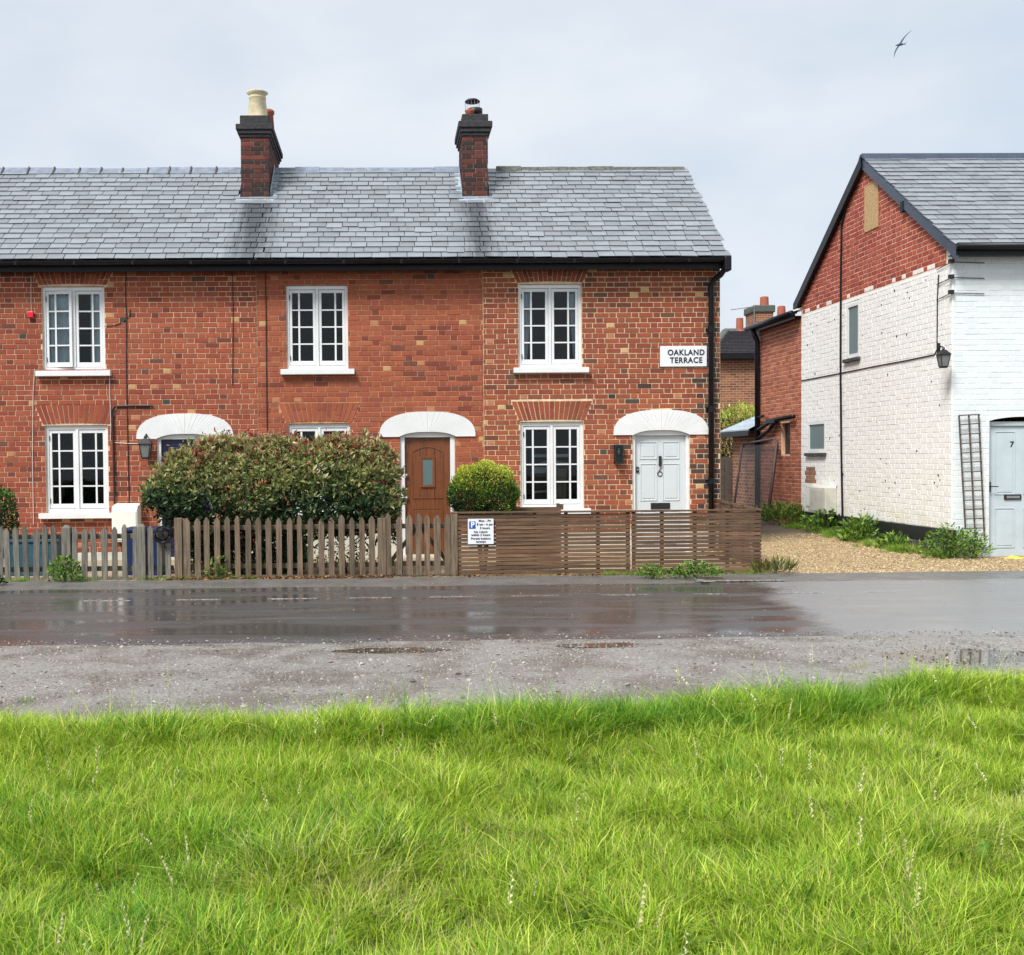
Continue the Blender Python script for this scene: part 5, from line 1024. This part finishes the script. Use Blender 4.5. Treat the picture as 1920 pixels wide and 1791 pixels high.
# rounded box bush
def bush(name, label, cat, c, r, n, cols, weights, leaf, seed, core=True, stretch=(1, 1, 1), zmin=.02, stem=True):
    rr = np.random.default_rng(seed); t = thing(name, (c[0], c[1], zmin), label, cat)
    d = unit(rr.normal(size=(n, 3))); lump = 1+.09*np.sin(d[:, 0]*7+1)*np.cos(d[:, 2]*6)+.06*np.sin(d[:, 1]*9+d[:, 0]*5)+.07*(rr.random(n)**6); rad = np.where(rr.random(n) < .72, rr.uniform(.9, 1.03, n), rr.random(n)**.4*.92)*lump
    sq = np.abs(d)**1.0; P = d/((np.abs(d)**2.9).sum(1, keepdims=True)**(1/2.9))*rad[:, None]*np.array(r)*np.array(stretch)+np.array(c)
    keep = P[:, 2] > zmin+.03; P = P[keep]; d = d[keep]; rad = rad[keep]; n = len(P); D = unit(d*.8+rr.normal(0, .6, (n, 3))+np.array([0, 0, .3])); L = rr.uniform(leaf*.7, leaf*1.3, n)
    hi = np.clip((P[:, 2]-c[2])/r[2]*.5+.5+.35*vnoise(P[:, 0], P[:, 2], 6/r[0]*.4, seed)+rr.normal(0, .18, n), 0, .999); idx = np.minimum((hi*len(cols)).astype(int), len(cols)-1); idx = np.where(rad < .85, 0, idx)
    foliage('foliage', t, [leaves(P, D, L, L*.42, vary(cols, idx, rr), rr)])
    if stem:
        sm = MB()
        for k in range(6): a = k*1.05; sm.tube([(c[0]+.03*math.cos(a), c[1]+.03*math.sin(a), zmin), (c[0]+.3*r[0]*math.cos(a), c[1]+.3*r[1]*math.sin(a), c[2]), (c[0]+.6*r[0]*math.cos(a), c[1]+.6*r[1]*math.sin(a), c[2]+.5*r[2])], [.016, .011, .004], 6)
        sm.build('stem', 'wood_dark', t)
    return t
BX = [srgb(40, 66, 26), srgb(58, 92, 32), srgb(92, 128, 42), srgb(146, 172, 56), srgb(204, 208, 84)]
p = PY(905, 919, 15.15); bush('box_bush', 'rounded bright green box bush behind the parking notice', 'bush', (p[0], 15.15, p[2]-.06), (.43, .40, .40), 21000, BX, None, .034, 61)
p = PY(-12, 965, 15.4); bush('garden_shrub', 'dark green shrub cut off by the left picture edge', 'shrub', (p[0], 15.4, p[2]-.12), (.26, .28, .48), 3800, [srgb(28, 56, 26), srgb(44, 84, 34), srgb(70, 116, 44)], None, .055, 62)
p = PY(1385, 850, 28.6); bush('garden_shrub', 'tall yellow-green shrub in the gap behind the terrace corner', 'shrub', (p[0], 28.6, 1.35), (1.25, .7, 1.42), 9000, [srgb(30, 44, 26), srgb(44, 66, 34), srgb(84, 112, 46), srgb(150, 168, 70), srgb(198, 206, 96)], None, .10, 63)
def weed(name, label, c, r, h, n, cols, seed, leaf=.05, up_=.9, grassy=0.):
    rr = np.random.default_rng(seed); t = thing(name, (c[0], c[1], c[2]), label, 'weed'); ang = rr.uniform(0, 6.28, n); q = rr.random(n)**.6; hh = rr.random(n)**.8
    P = np.stack([c[0]+r[0]*q*np.cos(ang), c[1]+r[1]*q*np.sin(ang), c[2]+.01+h*hh*(1-.55*q**2)], 1); D = unit(np.stack([np.cos(ang), np.sin(ang), np.full(n, up_)], 1)+rr.normal(0, .6, (n, 3))); L = rr.uniform(leaf*.6, leaf*1.4, n)
    ps = [leaves(P, D, L, L*(.42 if not grassy else .13), vary(cols, rr.integers(0, len(cols), n), rr), rr)]
    foliage('foliage', t, ps); sm = MB()
    for k in range(7): a = rr.uniform(0, 6.28); qq = rr.random()*.6; sm.tube([(c[0]+.02*k/7, c[1], c[2]-.01), (c[0]+r[0]*qq*math.cos(a), c[1]+r[1]*qq*math.sin(a), c[2]+h*.75)], [.006, .003], 5, srgb(70, 96, 40))
    sm.build('stem', 'leaf', t); return t
G1 = [srgb(88, 126, 46), srgb(116, 156, 58), srgb(152, 182, 76), srgb(68, 104, 42)]; G2 = [srgb(104, 142, 50), srgb(142, 172, 70), srgb(84, 120, 44)]; G3 = [srgb(150, 138, 84), srgb(122, 124, 66), srgb(96, 116, 54)]
def gp_(u, v): return PZ(u, v, .03)
weed('weed_clump', 'low leafy weeds at the slatted fence foot, left clump', gp_(1222, 1086), (.20, .10), .17, 240, G1, 1, .05); weed('weed_clump', 'wider leafy weeds at the slatted fence foot, right clump', gp_(1303, 1086), (.34, .12), .20, 420, G1, 2, .055)
weed('weed_clump', 'dry grassy tuft at the corner foot of the slatted fence', (5.16, 14.42, .02), (.30, .10), .15, 170, G3, 3, .13, 1.8, 1); weed('weed_clump', 'green weeds at the grey picket fence foot', gp_(122, 1092), (.22, .10), .34, 330, G1, 4, .06)
weed('weed_clump', 'leafy sprig at the left end of the brown picket fence', (PY(408, 1080, 14.42)[0], 14.42, .02), (.16, .08), .30, 110, G3+G1, 5, .06)
for (u, v, rx, ry, h, n, cl, lf, lab, gr) in ((1478, 985, .75, .35, .40, 700, G1, .16, 'strappy green plants at the foot of the red extension', 1), (1545, 990, .45, .3, .42, 420, G1, .09, 'leafy weeds round the base of the utility boxes', 0), (1620, 1008, .45, .25, .42, 460, G2, .10, 'pale green fern beside the black cable', 0), (1680, 1020, .30, .2, .22, 220, G1, .09, 'small dark-leaved plant midway along the white gable', 0), (1780, 1035, .42, .25, .50, 800, G1, .055, 'bushy green weeds at the white house corner', 0), (1822, 1045, .30, .12, .42, 420, G1+G2, .055, 'weeds growing through the trellis foot', 0)):
    X_, Y_ = PZ(u, v, .08)[:2]; X_ = min(X_, 8.22); Y_ = PX(u, v, X_)[1] if u < 1800 else 15.98
    if u >= 1800: X_ = PY(u, v, 15.98)[0]
    if u == 1780: Y_ = 15.95; X_ = PY(u, v, 15.95)[0]
    weed('weed_clump', lab, (X_, Y_, float(drive_z(X_, Y_))+.02), (rx, ry), h, n, cl, u, lf, 1.4 if gr else .8, gr)
weed('weed_clump', 'dark low leaf clump standing in for a smear at the left road edge', (-5.0, 13.9, .03), (.16, .08), .12, 160, [srgb(32, 40, 26), srgb(44, 54, 30)], 88, .05)  # leaf clump made up to hint at a dark blurred smear

# ================================================================== scattered stuff: grass, stones, dead leaves
def proto_collection(name, meshes):
    c = bpy.data.collections.new(name)
    for i, me in enumerate(meshes): c.objects.link(bpy.data.objects.new('%s_%02d' % (name, i), me))
    return c
def scatter(name, coll, P, R, S, I, label, cat, parent=None):
    me = bpy.data.meshes.new(name); me.vertices.add(len(P)); me.vertices.foreach_set('co', P.astype(np.float32).ravel())
    a = me.attributes.new('rot', 'FLOAT_VECTOR', 'POINT'); a.data.foreach_set('vector', R.astype(np.float32).ravel())
    a = me.attributes.new('scl', 'FLOAT_VECTOR', 'POINT'); a.data.foreach_set('vector', S.astype(np.float32).ravel())
    a = me.attributes.new('pick', 'INT', 'POINT'); a.data.foreach_set('value', I.astype(np.int32))
    o = link(name, me, (0, 0, 0), parent, kind='stuff', label=label, category=cat)
    g = bpy.data.node_groups.new(name, 'GeometryNodeTree'); g.interface.new_socket('Geometry', in_out='INPUT', socket_type='NodeSocketGeometry'); g.interface.new_socket('Geometry', in_out='OUTPUT', socket_type='NodeSocketGeometry')
    gi = g.nodes.new('NodeGroupInput'); go = g.nodes.new('NodeGroupOutput'); ip = g.nodes.new('GeometryNodeInstanceOnPoints'); ci = g.nodes.new('GeometryNodeCollectionInfo'); ci.inputs['Collection'].default_value = coll; ci.inputs['Separate Children'].default_value = True; ci.inputs['Reset Children'].default_value = True
    def na(n, ty): q = g.nodes.new('GeometryNodeInputNamedAttribute'); q.data_type = ty; q.inputs['Name'].default_value = n; return q.outputs[0]
    L_ = g.links.new; L_(gi.outputs[0], ip.inputs['Points']); L_(ci.outputs[0], ip.inputs['Instance']); ip.inputs['Pick Instance'].default_value = True; L_(na('pick', 'INT'), ip.inputs['Instance Index']); e2r = g.nodes.new('FunctionNodeEulerToRotation'); L_(na('rot', 'FLOAT_VECTOR'), e2r.inputs[0]); L_(e2r.outputs[0], ip.inputs['Rotation']); L_(na('scl', 'FLOAT_VECTOR'), ip.inputs['Scale']); L_(ip.outputs[0], go.inputs[0])
    md = o.modifiers.new('scatter', 'NODES'); md.node_group = g; return o
def tuft(nb, rad, hmin, hmax, wid, cols, lean, seed):
    rr = np.random.default_rng(seed); V = []; Q = []; C = []; b = 0
    for _ in range(nb):
        a = rr.uniform(0, 6.28); q = rad*rr.random()**.5; p = np.array([q*math.cos(a), q*math.sin(a), 0]); h = rr.uniform(hmin, hmax); da = a+rr.normal(0, .9); d = np.array([math.cos(da), math.sin(da), 0]); ln = lean*rr.uniform(.25, 1.5); s = np.array([-math.sin(da+rr.normal(0, .6)), math.cos(da), 0]); s /= np.linalg.norm(s); w = wid*rr.uniform(.7, 1.3)
        c = np.array(cols[rr.integers(len(cols))])*rr.uniform(.8, 1.2); k = 4
        for i in range(k):
            t = i/(k-1); pos = p+d*(ln*h*t*t)+np.array([0, 0, h*(t-.32*min(1.2, ln)*t*t)]); ww = w*(1-t**1.6)*.5
            if i < k-1: V += [pos-s*ww, pos+s*ww]; C += [c, c]
            else: V.append(pos); C.append(c)
        Q += [(b, b+1, b+3), (b, b+3, b+2), (b+2, b+3, b+5), (b+2, b+5, b+4), (b+4, b+5, b+6)]; b += 7
    return np_mesh('tuft', np.array(V), np.array(Q), np.clip(np.array(C), 0, 1), 'grass_blade')
GA = [srgb(154, 188, 48), srgb(180, 208, 64), srgb(122, 156, 38), srgb(212, 224, 106), srgb(168, 192, 56)]
GB = [srgb(104, 152, 44), srgb(122, 168, 54), srgb(84, 130, 36), srgb(150, 188, 78)]
GC = [srgb(180, 186, 96), srgb(202, 198, 124), srgb(164, 176, 76), srgb(214, 206, 152)]
GD = [srgb(196, 182, 120), srgb(176, 160, 96), srgb(150, 150, 80)]
tufts = [tuft(74, .105, .05, .15, .0052, GA+GA+GB[:1]+GD[:1], .8, i) for i in range(4)] + [tuft(70, .10, .06, .18, .0058, GB+GA[:1], .95, 10+i) for i in range(3)] + [tuft(60, .11, .05, .15, .0046, GC+GA[:2], 1.0, 20+i) for i in range(2)] + [tuft(10, .05, .15, .27, .0056, GA+GB, 1.1, 30+i) for i in range(2)]
def rosette(seed):
    rr = np.random.default_rng(seed); n = 9; a = rr.uniform(0, 6.28, n); D = unit(np.stack([np.cos(a), np.sin(a), rr.uniform(.5, 1.6, n)], 1)); L = rr.uniform(.06, .12, n); V, Q, C = leaves(np.zeros((n, 3)), D, L, L*.45, vary([srgb(116, 150, 60), srgb(140, 172, 72), srgb(96, 132, 54)], rr.integers(0, 3, n), rr), rr); return np_mesh('rosette', V, Q, C, 'grass_blade')
def seed_stalk(seed):
    rr = np.random.default_rng(seed); m = MB(); h = rr.uniform(.26, .40); bx = rr.normal(0, .05); pts = [(bx*t*t, .02*t, h*t) for t in np.linspace(0, 1, 6)]; c = srgb(150, 170, 80); m.tube(pts, [.0014, .0013, .0012, .001, .001, .0008], 4, c); ch_ = srgb(244, 238, 200) if seed % 2 else srgb(226, 218, 166)
    for k in range(16):
        t = .72+.28*k/15; x, y, z = bx*t*t, .02*t, h*t; a = rr.uniform(0, 6.28); l = .011*(1.3-t*.6); m.add([(x, y, z), (x+l*math.cos(a)+.003, y+l*math.sin(a), z+l*.8), (x+l*.4*math.cos(a+.6), y+l*.4*math.sin(a+.6), z+l*1.3)], [(0, 1, 2)], ch_)
    return m.mesh('stalk', 'grass_blade', (0, 0, 0))[0]
gc = proto_collection('grass_tuft', tufts + [seed_stalk(i) for i in range(4)] + [rosette(5), rosette(6), tuft(22, .06, .04, .11, .0036, GD, 1.2, 41), tuft(22, .06, .04, .11, .0036, GD, 1.2, 42)])
gr = np.random.default_rng(99); N = 14000
X = gr.uniform(-4.6, 6.4, N*2); Y = gr.uniform(2.2, 7.9, N*2); ok = (Y < edge_near(X)+.02) & (np.abs(X-.25-.09*Y) < .50*Y+.9)
X, Y = X[ok], Y[ok]; X, Y = X[:N], Y[:N]
n1 = vnoise(X, Y, 2.0, 71); n2 = vnoise(X, Y, 4.5, 72); bare = vnoise(X, Y, 2.6, 73)
band = np.exp(-((edge_near(X)-.42-Y)/.28)**2)
pick = gr.integers(0, 4, len(X)); pick = np.where(n1*.7+n2*.4+band*.45+gr.normal(0, .3, len(X)) > .6, gr.integers(4, 7, len(X)), pick); pick = np.where((vnoise(X, Y, 3.1, 74)+gr.normal(0, .3, len(X)) > .75), gr.integers(7, 9, len(X)), pick)
tall = gr.random(len(X)) < .012+.07*band; pick = np.where(tall, gr.integers(9, 11, len(X)), pick); stalk = gr.random(len(X)) < .012; pick = np.where(stalk, gr.integers(11, 15, len(X)), pick)
n5 = vnoise(X, Y, 8.5, 76); ros = gr.random(len(X)) < .05; pick = np.where(ros & ~stalk, gr.integers(15, 17, len(X)), pick); dry_ = (vnoise(X, Y, 1.9, 77)+gr.normal(0, .35, len(X)) > .88); pick = np.where(dry_ & ~stalk, gr.integers(17, 19, len(X)), pick)
sc = (.75+.35*gr.random(len(X)))*(1+.20*n2+.46*n5+.24*band); keep = ~((bare > .85) & (gr.random(len(X)) < .85)) & ~((n5 < -.35) & (gr.random(len(X)) < .75)) & ~((n2 < -.7) & (gr.random(len(X)) < .6)); P = np.stack([X, Y, turf_z(X, Y)-.012], 1); R = np.stack([gr.normal(0, .14, len(X)), gr.normal(0, .14, len(X)), gr.uniform(0, 6.28, len(X))], 1); S = np.stack([sc*1.0, sc*1.0, sc*np.where(Y > edge_near(X)-.1, .75, 1.)], 1)
scatter('grass', gc, P[keep], R[keep], S[keep], pick[keep], 'bright green long meadow grass filling the foreground', 'grass')
# thin sprigs on the verge and drive edges
Nw = 800; X = gr.uniform(-4.5, 6.5, Nw); Y = edge_near(X)+np.abs(gr.normal(0, .26, Nw))*(.5+.8*np.clip(vnoise(X, X*0, 3.2, 78)+.4, 0, 1)); P = np.stack([X, Y, np.full(Nw, .005)], 1); sc = gr.uniform(.18, .5, Nw); scatter('verge_grass', gc, P, np.stack([gr.normal(0, .2, Nw), gr.normal(0, .2, Nw), gr.uniform(0, 6.28, Nw)], 1), np.stack([sc]*3, 1), np.where(gr.random(Nw) < .2, gr.integers(9, 15, Nw), gr.integers(0, 9, Nw)), 'sparse grass creeping onto the grey gravel verge', 'grass')
Nw = 420; X = gr.uniform(-6, 5.1, Nw); Y = 14.36+np.abs(gr.normal(0, .05, Nw)); P = np.stack([X, Y, np.full(Nw, .01)], 1); sc = gr.uniform(.25, .75, Nw)*np.where(vnoise(X, X*0, 2.2, 75) > .1, 1, .45); scatter('fence_grass', gc, P, np.stack([gr.normal(0, .2, Nw), gr.normal(0, .2, Nw), gr.uniform(0, 6.28, Nw)], 1), np.stack([sc]*3, 1), gr.integers(4, 9, Nw), 'thin grass along the foot of the fences', 'grass')
Nw = 900; Y = gr.uniform(15.9, 22.2, Nw); X = 8.36-np.abs(gr.normal(0, .16, Nw))-.10*(vnoise(Y, Y*0, 2.0, 91)+.5); sc = gr.uniform(.35, 1.25, Nw)*np.clip(.75+.5*vnoise(Y, Y*0, 3.0, 92), .3, 1.3); scatter('wall_weeds', gc, np.stack([X, Y, drive_z(X, Y)+.015], 1), np.stack([gr.normal(0, .25, Nw), gr.normal(0, .25, Nw), gr.uniform(0, 6.28, Nw)], 1), np.stack([sc]*3, 1), np.where(gr.random(Nw) < .35, gr.integers(15, 17, Nw), np.where(gr.random(Nw) < .4, gr.integers(17, 19, Nw), gr.integers(4, 9, Nw))), 'scruffy grass and seedlings along the foot of the white gable', 'weeds')
def pebble(seed, cols):
    rr = np.random.default_rng(seed); me = bpy.data.meshes.new('pebble'); c = cols[seed % len(cols)]; m = MB(); d = unit(rr.normal(size=(8, 3))); 
    vs = [(0, 0, .8)] + [(math.cos(a)*rr.uniform(.7, 1.1), math.sin(a)*rr.uniform(.6, 1.), rr.uniform(.0, .35)) for a in np.linspace(0, 6.28, 7)[:-1]] + [(0, 0, -.4)]
    m.add(vs, [(0, i, i % 6+1) for i in range(1, 7)] + [(7, i % 6+1, i) for i in range(1, 7)], jit(c, .15)); return m.mesh('pebble', 'stone_bit', (0, 0, 0))[0]
GS = [srgb(146, 142, 136), srgb(120, 116, 111), srgb(170, 165, 158), srgb(98, 94, 90), srgb(184, 179, 172), srgb(134, 122, 112)]; YS_ = [srgb(182, 160, 114), srgb(156, 132, 90), srgb(204, 184, 142), srgb(130, 108, 76), srgb(174, 158, 126)]
pc1 = proto_collection('grey_stone', [pebble(i, GS) for i in range(12)]); pc2 = proto_collection('gold_stone', [pebble(i+40, YS_) for i in range(10)])
Np = 52000; X = gr.uniform(-5, 7, Np); Y = gr.uniform(6.5, 9.75, Np); k = gr.random(Np) < .35+.5*np.clip(vnoise(X, Y, 2.2, 81)+.3, 0, 1)*np.clip((9.6-Y)/.5, .15, 1); X, Y = X[k], Y[k]; s = gr.lognormal(-5.3, .5, len(X)); zf = .012+.012*vnoise(X, Y, 2.3, 11)+.006*vnoise(X, Y, 9, 12)
scatter('loose_gravel', pc1, np.stack([X, Y, zf-.001], 1), np.stack([gr.normal(0, .3, len(X)), gr.normal(0, .3, len(X)), gr.uniform(0, 6.28, len(X))], 1), np.stack([s, s, s], 1), gr.integers(0, 12, len(X)), 'loose grey stones on the verge between grass and road', 'gravel')
Np = 26000; X = gr.uniform(5.1, 10.5, Np); Y = 14.15+gr.random(Np)**1.5*6.0; k = (X < 8.35) | (Y < 16.05); X, Y = X[k], Y[k]; s = gr.uniform(.007, .017, len(X)); scatter('driveway_gravel', pc2, np.stack([X, Y, .018+drive_z(X, Y)+.008*vnoise(X, Y, 4, 21)], 1), np.stack([gr.normal(0, .3, len(X)), gr.normal(0, .3, len(X)), gr.uniform(0, 6.28, len(X))], 1), np.stack([s, s, s], 1), gr.integers(0, 10, len(X)), 'golden gravel stones covering the driveway', 'gravel')
Np = 900; X = gr.uniform(-6, 9, Np); Y = np.where(gr.random(Np) < .6, gr.uniform(13.3, 14.3, Np), gr.uniform(9.7, 14.2, Np)); s = gr.uniform(.004, .010, Np); scatter('road_grit', pc2, np.stack([X, Y, np.full(Np, .028)], 1), np.zeros((Np, 3)), np.stack([s, s, s*.6], 1), gr.integers(0, 10, Np), 'pale grit and petals dotted over the wet road', 'grit')
dl = []
for i in range(5):
    rr = random.Random(i); c = [srgb(122, 84, 54), srgb(96, 66, 46), srgb(150, 112, 74), srgb(84, 60, 48), srgb(176, 140, 100)][i]; m = MB(); m.add([(-1, 0, 0), (-.2, .45, rr.uniform(.1, .3)), (1, 0, rr.uniform(0, .3)), (-.2, -.45, rr.uniform(.05, .3))], [(0, 1, 2), (0, 2, 3)], c); dl.append(m.mesh('dead_leaf', 'litter', (0, 0, 0))[0])
Np = 1500; X = gr.uniform(-2.9, .1, Np); X = np.where(gr.random(Np) < .2, gr.uniform(-3.4, 4.9, Np), X); Y = 14.40+gr.normal(0, .07, Np); s = gr.uniform(.018, .038, Np); scatter('leaf_litter', proto_collection('dead_leaf', dl), np.stack([X, Y, .03+gr.random(Np)*.025], 1), np.stack([gr.normal(0, .5, Np), gr.normal(0, .5, Np), gr.uniform(0, 6.28, Np)], 1), np.stack([s, s, s], 1), gr.integers(0, 5, Np), 'brown dead leaves along the foot of the brown picket fence', 'leaf litter')

# ================================================================== bird
bp = Vector(PY(1687, 84, 14.0)); br = thing('bird', tuple(bp), 'small dark swift gliding high in the sky at upper right', 'bird')
ax = (Vector(PY(1703, 60, 14.0))-Vector(PY(1672, 108, 14.0))).normalized(); sd2 = Vector((-.35, .9, .15)); sd2 = (sd2-ax*sd2.dot(ax)).normalized(); nn = ax.cross(sd2)
m = MB(); pts = [bp+sd2*t for t in (-.07, -.05, -.02, .02, .05, .075)]; m.tube(pts, [.003, .011, .016, .014, .008, .002], 10); m.build('body', 'bird_feather', br, smooth=True)
for sg_, ln in ((1, .205), (-1, .20)):
    k = 7; vs = []
    for i in range(k): t = i/(k-1); c = bp+ax*(sg_*ln*t)-sd2*(.05*t*t)+nn*(.01*math.sin(t*3)); w = .034*(1-t**1.3)+.001; vs += [c-sd2*w*.5+nn*.002, c+sd2*w*.5+nn*.002, c+sd2*w*.5-nn*.002, c-sd2*w*.5-nn*.002]
    f = []
    for i in range(k-1):
        for j in range(4): f.append((i*4+j, i*4+(j+1) % 4, i*4+4+(j+1) % 4, i*4+4+j))
    MB().add(vs, f).build('wing', 'bird_feather', br)
q = bp-sd2*.06
for sg_ in (1, -1): MB().add([q, q+ax*.006*sg_, q-sd2*.06+ax*.022*sg_, q-sd2*.03], [(0, 1, 2, 3)]).build('tail_feather', 'bird_feather', br)
